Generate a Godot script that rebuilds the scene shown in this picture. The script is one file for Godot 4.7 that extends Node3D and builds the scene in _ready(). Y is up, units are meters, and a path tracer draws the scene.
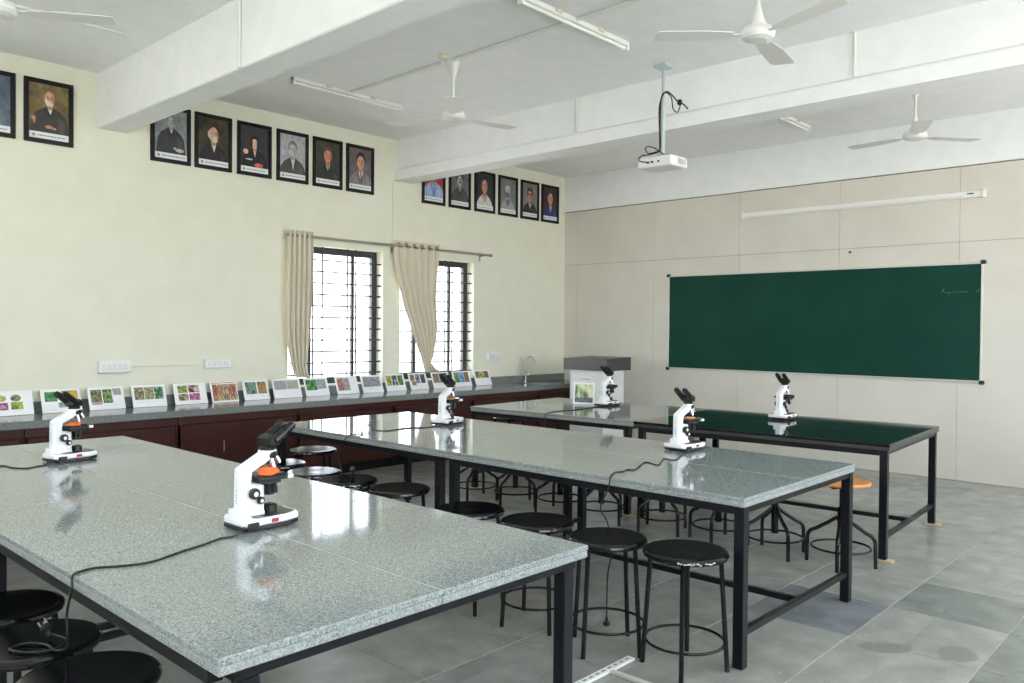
extends Node3D
# A school biology laboratory: granite-topped tables with microscopes, stools, a counter under the windows, a green board.

const CAM := Vector3(7.51, 1.52, 9.21)
const CEIL := 3.72
const TOP := 0.765      # near table
const TOP_MID := 0.775  # middle table
const TOP_FAR := 0.78   # far table, packed up on blocks
const TOP_COUNTER := 0.785
const ROOM_X := 9.0
const ROOM_Z := 10.8

# ------------------------------------------------------------------ mesh builder
class MB:
	var v := PackedVector3Array()
	var n := PackedVector3Array()
	var u := PackedVector2Array()

	func tri(a: Vector3, b: Vector3, c: Vector3, na: Vector3, nb: Vector3, nc: Vector3, ua := Vector2.ZERO, ub := Vector2.ZERO, uc := Vector2.ZERO) -> void:
		v.append(a); v.append(c); v.append(b)
		n.append(na); n.append(nc); n.append(nb)
		u.append(ua); u.append(uc); u.append(ub)

	# flat quad, turned so that it faces away from the point `inside`
	func quad(a: Vector3, b: Vector3, c: Vector3, d: Vector3, inside: Vector3) -> void:
		var nn := (b - a).cross(c - a)
		if nn.length() < 1e-12:
			nn = (c - a).cross(d - a)
		nn = nn.normalized()
		if nn.dot((a + b + c + d) / 4.0 - inside) < 0.0:
			nn = -nn
			tri(a, d, c, nn, nn, nn); tri(a, c, b, nn, nn, nn)
		else:
			tri(a, b, c, nn, nn, nn); tri(a, c, d, nn, nn, nn)

	func tri_out(a: Vector3, b: Vector3, c: Vector3, inside: Vector3) -> void:
		var nn := (b - a).cross(c - a).normalized()
		if nn.dot((a + b + c) / 3.0 - inside) < 0.0:
			nn = -nn
			tri(a, c, b, nn, nn, nn)
		else:
			tri(a, b, c, nn, nn, nn)

	# box with chamfered edges
	func box(c: Vector3, s: Vector3, r := 0.0, t := Transform3D.IDENTITY) -> void:
		var h := s / 2.0
		r = min(r, min(h.x, min(h.y, h.z)) * 0.9)
		var p := {}
		for sx: int in [-1, 1]:
			for sy: int in [-1, 1]:
				for sz: int in [-1, 1]:
					p[[0, sx, sy, sz]] = t * (c + Vector3(sx * h.x, sy * (h.y - r), sz * (h.z - r)))
					p[[1, sx, sy, sz]] = t * (c + Vector3(sx * (h.x - r), sy * h.y, sz * (h.z - r)))
					p[[2, sx, sy, sz]] = t * (c + Vector3(sx * (h.x - r), sy * (h.y - r), sz * h.z))
		var o := t * c
		for s0: int in [-1, 1]:
			quad(p[[0, s0, -1, -1]], p[[0, s0, 1, -1]], p[[0, s0, 1, 1]], p[[0, s0, -1, 1]], o)
			quad(p[[1, -1, s0, -1]], p[[1, 1, s0, -1]], p[[1, 1, s0, 1]], p[[1, -1, s0, 1]], o)
			quad(p[[2, -1, -1, s0]], p[[2, 1, -1, s0]], p[[2, 1, 1, s0]], p[[2, -1, 1, s0]], o)
		if r <= 0.0:
			return
		for a: int in [-1, 1]:
			for b: int in [-1, 1]:
				quad(p[[0, a, b, -1]], p[[0, a, b, 1]], p[[1, a, b, 1]], p[[1, a, b, -1]], o)
				quad(p[[0, a, -1, b]], p[[0, a, 1, b]], p[[2, a, 1, b]], p[[2, a, -1, b]], o)
				quad(p[[1, -1, a, b]], p[[1, 1, a, b]], p[[2, 1, a, b]], p[[2, -1, a, b]], o)
				for e: int in [-1, 1]:
					tri_out(p[[0, a, b, e]], p[[1, a, b, e]], p[[2, a, b, e]], o)

	# box given by two corners
	func span(a: Vector3, b: Vector3, r := 0.0) -> void:
		box((a + b) / 2.0, (b - a).abs(), r)

	# rectangle with a picture on it: corner, right edge vector, up edge vector
	func picture(bl: Vector3, right: Vector3, up: Vector3) -> void:
		var nn := right.cross(up).normalized()
		var br := bl + right
		var tr := br + up
		var tl := bl + up
		tri(bl, br, tr, nn, nn, nn, Vector2(0, 1), Vector2(1, 1), Vector2(1, 0))
		tri(bl, tr, tl, nn, nn, nn, Vector2(0, 1), Vector2(1, 0), Vector2(0, 0))

	# round bar along a path
	func tube(path: Array, r: float, sides := 8, closed := false, r_end := -1.0) -> void:
		var m := path.size()
		var side := Vector3.ZERO
		var rings := []
		var ns := []
		for i in m:
			var d: Vector3
			if closed:
				d = (path[(i + 1) % m] - path[(i - 1 + m) % m]).normalized()
			else:
				d = (path[min(i + 1, m - 1)] - path[max(i - 1, 0)]).normalized()
			if i == 0:
				side = d.cross(Vector3.UP)
				if side.length() < 0.1:
					side = d.cross(Vector3.RIGHT)
				side = side.normalized()
			else:
				side = (side - d * side.dot(d)).normalized()
			var up := d.cross(side).normalized()
			var rr := r if r_end < 0.0 else lerpf(r, r_end, float(i) / (m - 1))
			var ring := []
			var rn := []
			for k in sides:
				var a := TAU * k / sides
				var q := side * cos(a) + up * sin(a)
				ring.append(path[i] + q * rr)
				rn.append(q)
			rings.append(ring)
			ns.append(rn)
		var last := m if closed else m - 1
		for i in last:
			var j := (i + 1) % m
			for k in sides:
				var l := (k + 1) % sides
				var a: Vector3 = rings[i][k]
				var b: Vector3 = rings[i][l]
				var c: Vector3 = rings[j][l]
				var d2: Vector3 = rings[j][k]
				tri(a, b, c, ns[i][k], ns[i][l], ns[j][l])
				tri(a, c, d2, ns[i][k], ns[j][l], ns[j][k])
		if not closed:
			for e: int in [0, m - 1]:
				var away: Vector3 = path[1] if e == 0 else path[m - 2]
				for k in range(1, sides - 1):
					tri_out(rings[e][0], rings[e][k], rings[e][k + 1], away)

	func rod(a: Vector3, b: Vector3, r: float, sides := 10, r2 := -1.0) -> void:
		tube([a, b], r, sides, false, r2)

	# surface of revolution about the y axis of t
	func lathe(prof: Array, segs := 24, t := Transform3D.IDENTITY) -> void:
		for i in prof.size() - 1:
			var p: Vector2 = prof[i]
			var q: Vector2 = prof[i + 1]
			var dn := Vector2(q.y - p.y, -(q.x - p.x)).normalized()
			for k in segs:
				var a := TAU * k / segs
				var b := TAU * (k + 1) / segs
				var da := Vector3(cos(a), 0, sin(a))
				var db := Vector3(cos(b), 0, sin(b))
				var na := (t.basis * (da * dn.x + Vector3(0, dn.y, 0))).normalized()
				var nb := (t.basis * (db * dn.x + Vector3(0, dn.y, 0))).normalized()
				var pa := t * (da * p.x + Vector3(0, p.y, 0))
				var pb := t * (db * p.x + Vector3(0, p.y, 0))
				var qa := t * (da * q.x + Vector3(0, q.y, 0))
				var qb := t * (db * q.x + Vector3(0, q.y, 0))
				if p.x > 1e-6:
					tri(pa, qb, pb, na, nb, nb)
				if q.x > 1e-6:
					tri(pa, qa, qb, na, na, nb)

	# outline in x, y drawn out along z, with chamfered rims
	func prism(poly: PackedVector2Array, z0: float, z1: float, bev := 0.0, t := Transform3D.IDENTITY) -> void:
		var m := poly.size()
		if Geometry2D.is_polygon_clockwise(poly):
			poly.reverse()
		var inner := PackedVector2Array()
		for i in m:
			var a := (poly[i] - poly[(i - 1 + m) % m]).normalized()
			var b := (poly[(i + 1) % m] - poly[i]).normalized()
			var na := Vector2(-a.y, a.x)
			var nb := Vector2(-b.y, b.x)
			var mid := (na + nb)
			inner.append(poly[i] + mid * (bev / max(0.3, 1.0 + na.dot(nb))))
		var idx := Geometry2D.triangulate_polygon(inner)
		for k in range(0, idx.size(), 3):
			for side: int in [0, 1]:
				var z := z1 if side == 1 else z0
				var tr: Array = []
				for j in 3:
					tr.append(t * Vector3(inner[idx[k + j]].x, inner[idx[k + j]].y, z))
				tri_out(tr[0], tr[1], tr[2], (tr[0] + tr[1] + tr[2]) / 3.0 - t.basis * Vector3(0, 0, 1.0 if side == 1 else -1.0))
		for i in m:
			var j := (i + 1) % m
			var o2 := (poly[i] + poly[j]) / 2.0
			var ed := (poly[j] - poly[i]).normalized()
			var inw := o2 + Vector2(-ed.y, ed.x) * 0.5
			var inside := t * Vector3(inw.x, inw.y, (z0 + z1) / 2.0)
			quad(t * Vector3(poly[i].x, poly[i].y, z0 + bev), t * Vector3(poly[j].x, poly[j].y, z0 + bev), t * Vector3(poly[j].x, poly[j].y, z1 - bev), t * Vector3(poly[i].x, poly[i].y, z1 - bev), inside)
			if bev > 0.0:
				quad(t * Vector3(poly[i].x, poly[i].y, z0 + bev), t * Vector3(poly[j].x, poly[j].y, z0 + bev), t * Vector3(inner[j].x, inner[j].y, z0), t * Vector3(inner[i].x, inner[i].y, z0), inside)
				quad(t * Vector3(poly[i].x, poly[i].y, z1 - bev), t * Vector3(poly[j].x, poly[j].y, z1 - bev), t * Vector3(inner[j].x, inner[j].y, z1), t * Vector3(inner[i].x, inner[i].y, z1), inside)

	func mesh() -> ArrayMesh:
		var arr := []
		arr.resize(Mesh.ARRAY_MAX)
		arr[Mesh.ARRAY_VERTEX] = v
		arr[Mesh.ARRAY_NORMAL] = n
		arr[Mesh.ARRAY_TEX_UV] = u
		var m := ArrayMesh.new()
		m.add_surface_from_arrays(Mesh.PRIMITIVE_TRIANGLES, arr)
		return m

# ------------------------------------------------------------------ scene helpers
var M := {}
var rng := RandomNumberGenerator.new()
var taken := {}

func numbered(called: String) -> String:
	if not taken.has(called):
		taken[called] = 0
		return called
	taken[called] += 1
	return "%s_%03d" % [called, taken[called]]

func obj(called: String, shape, m: Material, parent: Node = null) -> MeshInstance3D:
	var o := MeshInstance3D.new()
	o.mesh = shape.mesh() if shape is MB else shape
	o.material_override = m
	o.cast_shadow = GeometryInstance3D.SHADOW_CASTING_SETTING_ON
	if parent == null:
		o.name = numbered(called)
		add_child(o)
	else:
		o.name = called
		parent.add_child(o, true)
	return o

func thing(called: String, label: String, category: String, at := Vector3.ZERO, turn := 0.0, group := "") -> Node3D:
	var o := Node3D.new()
	o.name = numbered(called)
	add_child(o)
	o.position = at
	o.rotation.y = turn
	o.set_meta("label", label)
	o.set_meta("category", category)
	if group:
		o.set_meta("group", group)
	return o

func tag(o: Node, label: String, category: String, group := "") -> void:
	o.set_meta("label", label)
	o.set_meta("category", category)
	if group:
		o.set_meta("group", group)

func setting(called: String, label: String, category: String) -> Node3D:
	var o := thing(called, label, category)
	o.set_meta("kind", "structure")
	return o

func copy_of(root: Node3D, at: Vector3, turn: float, label: String) -> Node3D:
	var r: Node3D = root.duplicate()
	r.name = numbered(str(root.name))
	add_child(r)
	r.position = at
	r.rotation.y = turn
	r.set_meta("label", label)
	return r

func mat(c: Color, rough := 0.5, metal := 0.0, spec := 0.5) -> StandardMaterial3D:
	var m := StandardMaterial3D.new()
	m.albedo_color = c
	m.roughness = rough
	m.metallic = metal
	m.metallic_specular = spec
	return m

func rgb(r: float, g: float, b: float) -> Color:
	return Color(r / 255.0, g / 255.0, b / 255.0)

# texture of random specks: a list of [share, colour]
func speck_texture(size: int, kinds: Array, seed_: int, soft: float) -> ImageTexture:
	var rn := RandomNumberGenerator.new()
	rn.seed = seed_
	var nz := FastNoiseLite.new()
	nz.seed = seed_
	nz.frequency = 0.22
	var data := PackedByteArray()
	data.resize(size * size * 3)
	for y in size:
		for x in size:
			var w := rn.randf() * (1.0 - soft) + (nz.get_noise_2d(x, y) * 0.5 + 0.5) * soft
			var acc := 0.0
			var c: Color = kinds[-1][1]
			for k in kinds:
				acc += k[0]
				if w < acc:
					c = k[1]
					break
			var j := rn.randf_range(-0.03, 0.03)
			var at := (y * size + x) * 3
			data[at] = int(clampf(c.r + j, 0, 1) * 255)
			data[at + 1] = int(clampf(c.g + j, 0, 1) * 255)
			data[at + 2] = int(clampf(c.b + j, 0, 1) * 255)
	return ImageTexture.create_from_image(Image.create_from_data(size, size, false, Image.FORMAT_RGB8, data))

func noise_texture(c0: Color, c1: Color, freq: float, seed_: int, octaves := 4, size := 256) -> NoiseTexture2D:
	var nz := FastNoiseLite.new()
	nz.seed = seed_
	nz.frequency = freq
	nz.fractal_octaves = octaves
	var g := Gradient.new()
	g.set_color(0, c0)
	g.set_color(1, c1)
	var t := NoiseTexture2D.new()
	t.width = size
	t.height = size
	t.seamless = true
	t.noise = nz
	t.color_ramp = g
	return t

# worn stone: cloudy tone, fine grain, a few pale chips and dark spots
func stone_texture(c: Color, seed_: int) -> ImageTexture:
	var rn := RandomNumberGenerator.new()
	rn.seed = seed_
	var nz := FastNoiseLite.new()
	nz.seed = seed_
	nz.frequency = 0.013
	nz.fractal_octaves = 5
	var im := Image.create(320, 320, false, Image.FORMAT_RGB8)
	for y in 320:
		for x in 320:
			# blended at the border so that repeats join
			var e := clampf(minf(x, y) / 40.0, 0, 1)
			var k := lerpf(nz.get_noise_2d(x + 320, y + 320), nz.get_noise_2d(x, y), e) if x < 40 or y < 40 else nz.get_noise_2d(x, y)
			k = k * 0.08 + rn.randf_range(-0.022, 0.022)
			im.set_pixel(x, y, Color(clampf(c.r + k, 0, 1), clampf(c.g + k, 0, 1), clampf(c.b + k * 0.95, 0, 1)))
	for i in 60:
		var s := rn.randf_range(0.05, 0.16) * (1.0 if rn.randf() < 0.6 else -1.0)
		im.fill_rect(Rect2i(rn.randi_range(0, 316), rn.randi_range(0, 316), rn.randi_range(1, 3), rn.randi_range(1, 2)), Color(c.r + s, c.g + s, c.b + s))
	return ImageTexture.create_from_image(im)

func triplanar(m: StandardMaterial3D, tex: Texture2D, scale_: float) -> StandardMaterial3D:
	m.albedo_texture = tex
	m.albedo_color = Color.WHITE
	m.uv1_triplanar = true
	m.uv1_world_triplanar = true
	m.uv1_scale = Vector3.ONE * scale_
	return m

func make_materials() -> void:
	var granite := speck_texture(512, [[0.2, rgb(70, 77, 77)], [0.2, rgb(112, 119, 118)], [0.32, rgb(148, 155, 153)], [0.2, rgb(176, 182, 178)], [0.08, rgb(204, 208, 204)]], 11, 0.35)
	M.granite = triplanar(mat(Color.WHITE, 0.07, 0.0, 0.5), granite, 0.75)
	M.granite_edge = triplanar(mat(Color.WHITE, 0.45), speck_texture(256, [[0.2, rgb(82, 86, 85)], [0.24, rgb(126, 130, 128)], [0.34, rgb(158, 162, 158)], [0.22, rgb(184, 187, 182)]], 12, 0.35), 1.4)
	M.black_granite = triplanar(mat(Color.WHITE, 0.05), speck_texture(256, [[0.72, rgb(22, 26, 26)], [0.2, rgb(38, 44, 43)], [0.08, rgb(78, 84, 82)]], 13, 0.3), 1.4)
	M.black_granite_edge = triplanar(mat(Color.WHITE, 0.35), speck_texture(256, [[0.5, rgb(44, 46, 46)], [0.3, rgb(70, 72, 71)], [0.2, rgb(112, 114, 112)]], 14, 0.4), 1.4)
	M.counter_granite = triplanar(mat(Color.WHITE, 0.12), speck_texture(256, [[0.25, rgb(84, 90, 89)], [0.35, rgb(112, 118, 116)], [0.25, rgb(138, 143, 140)], [0.15, rgb(164, 168, 164)]], 15, 0.35), 1.4)
	M.wall_cream = triplanar(mat(Color.WHITE, 0.75), noise_texture(rgb(226, 225, 205), rgb(232, 231, 213), 0.02, 21), 0.5)
	M.panel = triplanar(mat(Color.WHITE, 0.6), noise_texture(rgb(214, 209, 197), rgb(222, 218, 207), 0.015, 22), 0.4)
	M.paint_white = triplanar(mat(Color.WHITE, 0.75), noise_texture(rgb(239, 241, 241), rgb(246, 247, 247), 0.03, 23), 0.5)
	M.joint = mat(rgb(120, 112, 100), 0.9)
	M.grout = mat(rgb(158, 157, 148), 0.8)
	var tones := [[141, 142, 137], [145, 146, 140], [149, 149, 143], [138, 140, 136], [143, 143, 136], [120, 124, 127], [122, 126, 121]]
	for i in tones.size():
		var t: Array = tones[i]
		M["tile_%d" % i] = triplanar(mat(Color.WHITE, 0.26), stone_texture(rgb(t[0], t[1], t[2]), 30 + i), 0.8)
	M.stain = mat(rgb(129, 128, 120), 0.3)
	M.filler = mat(rgb(178, 181, 177), 0.5)
	M.black_steel = mat(rgb(16, 18, 23), 0.35, 0.0, 0.4)
	M.black_gloss = mat(rgb(10, 11, 13), 0.16, 0.0, 0.45)
	M.seat_black = mat(rgb(11, 12, 14), 0.13, 0.0, 0.5)
	M.chipped = mat(rgb(205, 205, 200), 0.5)
	M.window_frame = mat(rgb(46, 50, 52), 0.4)
	M.grille = mat(rgb(48, 48, 48), 0.5)
	M.glass = mat(Color(0.95, 0.98, 1.0, 0.06), 0.0)
	M.glass.transparency = BaseMaterial3D.TRANSPARENCY_ALPHA
	M.curtain = triplanar(mat(Color.WHITE, 0.9), noise_texture(rgb(204, 195, 173), rgb(216, 208, 188), 0.2, 41, 2), 3.0)
	M.curtain.backlight_enabled = true
	M.curtain.backlight = Color(0.12, 0.11, 0.09)
	M.rod = mat(rgb(158, 152, 140), 0.35, 0.4)
	M.brown = triplanar(mat(Color.WHITE, 0.32, 0.0, 0.35), noise_texture(rgb(58, 29, 26), rgb(68, 35, 31), 0.03, 42), 0.8)
	M.dark_gap = mat(rgb(18, 12, 11), 0.9)
	M.chrome = mat(rgb(205, 208, 210), 0.14, 1.0)
	M.steel = mat(rgb(180, 184, 186), 0.3, 1.0)
	M.board = triplanar(mat(Color.WHITE, 0.5, 0.0, 0.22), noise_texture(rgb(21, 62, 52), rgb(28, 70, 59), 0.012, 43, 3), 0.35)
	M.aluminium = mat(rgb(206, 205, 196), 0.4, 0.2)
	M.chalk = mat(rgb(92, 126, 114), 0.9)
	M.black_plastic = mat(rgb(18, 18, 19), 0.4)
	M.white_plastic = mat(rgb(234, 235, 233), 0.4)
	M.scope_white = mat(rgb(240, 241, 242), 0.22)
	M.scope_black = mat(rgb(20, 20, 21), 0.3)
	M.orange = mat(rgb(236, 106, 48), 0.7)
	M.tan_orange = mat(rgb(206, 140, 92), 0.7)
	M.red = mat(rgb(170, 24, 48), 0.3)
	M.wood_seat = triplanar(mat(Color.WHITE, 0.35), noise_texture(rgb(196, 130, 66), rgb(216, 152, 86), 0.03, 44), 2.0)
	M.wood_block = triplanar(mat(Color.WHITE, 0.8), noise_texture(rgb(182, 156, 116), rgb(206, 182, 142), 0.05, 45), 3.0)
	M.lectern_top = mat(rgb(84, 78, 76), 0.4)
	M.lectern_body = mat(rgb(226, 228, 224), 0.4)
	M.card_white = mat(rgb(240, 241, 242), 0.35)
	M.frame_black = mat(rgb(10, 11, 13), 0.35, 0.0, 0.4)
	M.fan = mat(rgb(226, 227, 222), 0.4)
	M.tube_light = mat(rgb(240, 240, 236), 0.3)
	M.conduit = mat(rgb(228, 229, 224), 0.5)

func _ready() -> void:
	rng.seed = 7
	# ---- camera
	var cam := Camera3D.new()
	cam.name = "camera"
	var yaw := deg_to_rad(42.85)
	var pitch := deg_to_rad(-0.9)
	var roll := deg_to_rad(0.48)
	var f := Vector3(-sin(yaw) * cos(pitch), sin(pitch), -cos(yaw) * cos(pitch))
	var r := Vector3(cos(yaw), 0, -sin(yaw))
	var up := r.cross(f)
	cam.transform = Transform3D(Basis(r * cos(roll) + up * sin(roll), up * cos(roll) - r * sin(roll), -f), CAM)
	cam.fov = rad_to_deg(2.0 * atan(341.5 / 812.0))
	cam.near = 0.05
	add_child(cam)
	cam.current = true
	# ---- sky and exposure: bright overcast daylight through the windows
	var env := Environment.new()
	var sky := Sky.new()
	var psm := ProceduralSkyMaterial.new()
	psm.sky_top_color = Color(0.90, 0.95, 1.0)
	psm.sky_horizon_color = Color(0.97, 0.98, 1.0)
	psm.ground_bottom_color = Color(0.92, 0.92, 0.90)
	psm.ground_horizon_color = Color(0.97, 0.98, 1.0)
	psm.sky_energy_multiplier = 1.0
	sky.sky_material = psm
	env.background_mode = Environment.BG_SKY
	env.sky = sky
	env.background_energy_multiplier = 1.0
	env.ambient_light_source = Environment.AMBIENT_SOURCE_DISABLED
	env.tonemap_mode = Environment.TONE_MAPPER_LINEAR
	env.tonemap_exposure = 9.5
	env.sdfgi_enabled = true
	env.ssao_enabled = true
	env.ssil_enabled = true
	var we := WorldEnvironment.new()
	we.name = "world_environment"
	we.environment = env
	add_child(we)

	make_materials()
	build_room()
	build_windows()
	build_counter()
	build_tables()
	build_stools()
	build_board()
	build_lectern()
	build_microscopes()
	build_cords()
	build_cards()
	build_portraits()
	build_fans()
	build_ceiling_fittings()
	build_projector()
	build_switchboards()
	build_floor_bits()

# ------------------------------------------------------------------ the room
const WIN_L := [[3.32, 4.57, 0.895, 2.395], [1.85, 3.07, 0.895, 2.37]]
const WIN_R := [[0.4, 3.0], [3.3, 6.1], [6.6, 9.8]]
const WIN_B := [[1.4, 4.0], [5.2, 7.8]]
const SILL := 1.0
const HEAD := 3.3
const SILL_B := 1.5
const HEAD_B := 3.0

func build_room() -> void:
	# floor: stone tiles on a bed of grout
	var fl := setting("floor", "grey stone tiled floor", "floor")
	var g := MB.new()
	g.span(Vector3(-0.23, -0.12, -0.2), Vector3(ROOM_X + 0.23, -0.0025, ROOM_Z + 0.23))
	obj("grout_bed", g, M.grout, fl)
	var px := 0.5725
	var pz := 0.6
	var meshes := {}
	for i in range(-1, 16):
		for k in range(0, 19):
			var x0: float = 0.86 - 0.5725 + px * i
			var z0: float = -0.3 + pz * k
			var x1: float = min(x0 + px, ROOM_X)
			var z1: float = min(z0 + pz, ROOM_Z)
			x0 = max(x0, 0.0)
			z0 = max(z0, 0.0)
			if x1 - x0 < 0.03 or z1 - z0 < 0.03:
				continue
			var gap: float = [0.004, 0.006, 0.008][rng.randi_range(0, 2)]
			var key := "%.3f %.3f %.3f" % [x1 - x0, z1 - z0, gap]
			if not meshes.has(key):
				var b := MB.new()
				b.box(Vector3(0, -0.01, 0), Vector3(x1 - x0 - gap, 0.02, z1 - z0 - gap * 0.8), 0.0015)
				meshes[key] = b.mesh()
			var tone := rng.randi_range(0, 4)
			if i == 9 and k == 8:
				tone = 5
			elif k == 7 and (i == 10 or i == 11):
				tone = 6
			elif i == 11 and (k == 8 or k == 9):
				tone = 6
			elif i == 10 or (i == 9 and k != 8):
				tone = rng.randi_range(1, 2)
			var t := obj("tile", meshes[key], M["tile_%d" % tone], fl)
			t.position = Vector3((x0 + x1) / 2.0, 0, (z0 + z1) / 2.0)
			t.rotation.y = rng.randf_range(-0.0022, 0.0022)
	# two dried marks on the stone at the lower right
	for q in [[6.20, 5.13, 0.24, 0.075], [6.47, 4.97, 0.17, 0.11]]:
		var st := MB.new()
		var nzs := FastNoiseLite.new()
		nzs.seed = int(q[0] * 100)
		var rim := PackedVector2Array()
		for k in 28:
			var a := TAU * k / 28
			var rr := 1.0 + 0.3 * nzs.get_noise_2d(cos(a) * 120.0, sin(a) * 120.0)
			var dx: float = q[2] * 0.5 * cos(a) * rr
			var dz: float = q[3] * 0.9 * sin(a) * rr
			rim.append(Vector2(q[0] + dx * 0.8 + dz * 0.35, q[1] - dx * 0.6 + dz))
		st.prism(rim, 0.0002, 0.0006, 0.0, Transform3D(Basis(Vector3(1, 0, 0), Vector3(0, 0, 1), Vector3(0, 1, 0)), Vector3.ZERO))
		obj("dried_mark", st, M.stain, fl)
	# left wall with two window openings
	var wl := setting("wall_left", "cream painted wall with two windows", "wall")
	var b := MB.new()
	var zs := [-0.2, WIN_L[1][0], WIN_L[1][1], WIN_L[0][0], WIN_L[0][1], ROOM_Z + 0.23]
	for i in [0, 2, 4]:
		b.span(Vector3(-0.23, -0.12, zs[i]), Vector3(0, CEIL + 0.15, zs[i + 1]))
	for w in WIN_L:
		b.span(Vector3(-0.23, -0.12, w[0]), Vector3(0, w[2], w[1]))
		b.span(Vector3(-0.23, w[3], w[0]), Vector3(0, CEIL + 0.15, w[1]))
	obj("plaster", b, M.wall_cream, wl)
	# back wall: panels on a backing, concrete beam above
	var wb := setting("wall_back", "beige panelled wall behind the green board", "wall")
	b = MB.new()
	b.span(Vector3(0, -0.12, -0.2), Vector3(ROOM_X, CEIL + 0.15, -0.006))
	obj("backing", b, M.joint, wb)
	var seams := [0.0, 0.225, 1.53, 2.76, 3.98, 5.2, 6.42, 7.64, 8.86, ROOM_X]
	for row in [[0.0, 2.447], [2.447, 3.212]]:
		for i in seams.size() - 1:
			var p := MB.new()
			p.span(Vector3(seams[i] + 0.0015, row[0] + 0.002, -0.006), Vector3(seams[i + 1] - 0.0015, row[1] - 0.002, 0.0), 0.001)
			obj("panel", p, M.panel, wb)
	b = MB.new()
	b.span(Vector3(0, 3.22, -0.004), Vector3(ROOM_X, CEIL, 0.02), 0.003)
	obj("beam_face", b, M.paint_white, wb)
	# right and rear walls with the windows that light the room
	var wr := setting("wall_right", "cream wall with wide windows beside the camera", "wall")
	b = MB.new()
	var z := -0.2
	for w in WIN_R:
		b.span(Vector3(ROOM_X, -0.12, z), Vector3(ROOM_X + 0.23, CEIL + 0.15, w[0]))
		b.span(Vector3(ROOM_X, -0.12, w[0]), Vector3(ROOM_X + 0.23, SILL, w[1]))
		b.span(Vector3(ROOM_X, HEAD, w[0]), Vector3(ROOM_X + 0.23, CEIL + 0.15, w[1]))
		z = w[1]
	b.span(Vector3(ROOM_X, -0.12, z), Vector3(ROOM_X + 0.23, CEIL + 0.15, ROOM_Z + 0.23))
	obj("plaster", b, M.wall_cream, wr)
	var wn := setting("wall_rear", "cream wall with wide windows behind the camera", "wall")
	b = MB.new()
	var x := 0.0
	for w in WIN_B:
		b.span(Vector3(x, -0.12, ROOM_Z), Vector3(w[0], CEIL + 0.15, ROOM_Z + 0.23))
		b.span(Vector3(w[0], -0.12, ROOM_Z), Vector3(w[1], SILL_B, ROOM_Z + 0.23))
		b.span(Vector3(w[0], HEAD_B, ROOM_Z), Vector3(w[1], CEIL + 0.15, ROOM_Z + 0.23))
		x = w[1]
	b.span(Vector3(x, -0.12, ROOM_Z), Vector3(ROOM_X, CEIL + 0.15, ROOM_Z + 0.23))
	obj("plaster", b, M.wall_cream, wn)
	# ceiling and beams
	var c := setting("ceiling", "white painted concrete ceiling", "ceiling")
	b = MB.new()
	b.span(Vector3(0, CEIL, -0.006), Vector3(ROOM_X, CEIL + 0.15, ROOM_Z))
	obj("slab", b, M.paint_white, c)
	var t1 := setting("trim_1", "white concrete ceiling beam nearest the camera", "beam")
	b = MB.new()
	b.span(Vector3(0.0, 3.24, 6.215), Vector3(ROOM_X, CEIL, 6.465), 0.008)
	obj("beam", b, M.paint_white, t1)
	var t2 := setting("trim_2", "white concrete ceiling beam with a ledge in front of the board wall", "beam")
	b = MB.new()
	var prof := PackedVector2Array([Vector2(-3.175, 3.24), Vector2(-2.91, 3.24), Vector2(-2.91, CEIL), Vector2(-3.115, CEIL), Vector2(-3.115, 3.39), Vector2(-3.175, 3.355)])
	b.prism(prof, 0.0, ROOM_X, 0.004, Transform3D(Basis(Vector3(0, 0, -1), Vector3.UP, Vector3(1, 0, 0)), Vector3.ZERO))
	obj("beam", b, M.paint_white, t2)

func window_unit(called: String, label: String, at: Vector3, turn: float, w: float, h: float, cuts: Array, uprights: Array) -> void:
	# local: x along the wall, y up from the sill, z towards the room
	var o := setting(called, label, "window")
	o.position = at
	o.rotation.y = turn
	var fr := MB.new()
	var s := 0.07
	var grille := not uprights.is_empty()
	fr.span(Vector3(0, 0, -0.03), Vector3(s, h, 0.03), 0.003)
	fr.span(Vector3(w - s, 0, -0.03), Vector3(w, h, 0.03), 0.003)
	fr.span(Vector3(s, h - s, -0.03), Vector3(w - s, h, 0.03), 0.003)
	fr.span(Vector3(s, 0, -0.03), Vector3(w - s, s, 0.03), 0.003)
	obj("window_frame", fr, M.window_frame, o)
	for q in cuts:
		var mu := MB.new()
		var x: float = w * q
		mu.span(Vector3(x - 0.018, s, -0.02), Vector3(x + 0.018, h - s, 0.02), 0.003)
		obj("mullion", mu, M.window_frame, o)
	var marks := [s - 0.018] + cuts.map(func(q): return w * q) + [w - s + 0.018]
	for i in marks.size() - 1:
		var gl := MB.new()
		gl.span(Vector3(marks[i] + 0.018, s, -0.002), Vector3(marks[i + 1] - 0.018, h - s, 0.002))
		obj("pane", gl, M.glass, o)
	if not grille:
		return
	var y := h - 0.145
	while y > 0.02:
		var hb := MB.new()
		hb.rod(Vector3(-0.001, y, 0.105), Vector3(w + 0.001, y, 0.105), 0.0085, 8)
		obj("grille_bar", hb, M.grille, o)
		y -= 0.1245
	for fx in uprights:
		var vb := MB.new()
		vb.span(Vector3(w * fx - 0.0085, 0, 0.09), Vector3(w * fx + 0.0085, h, 0.097))
		obj("grille_upright", vb, M.grille, o)

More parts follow.
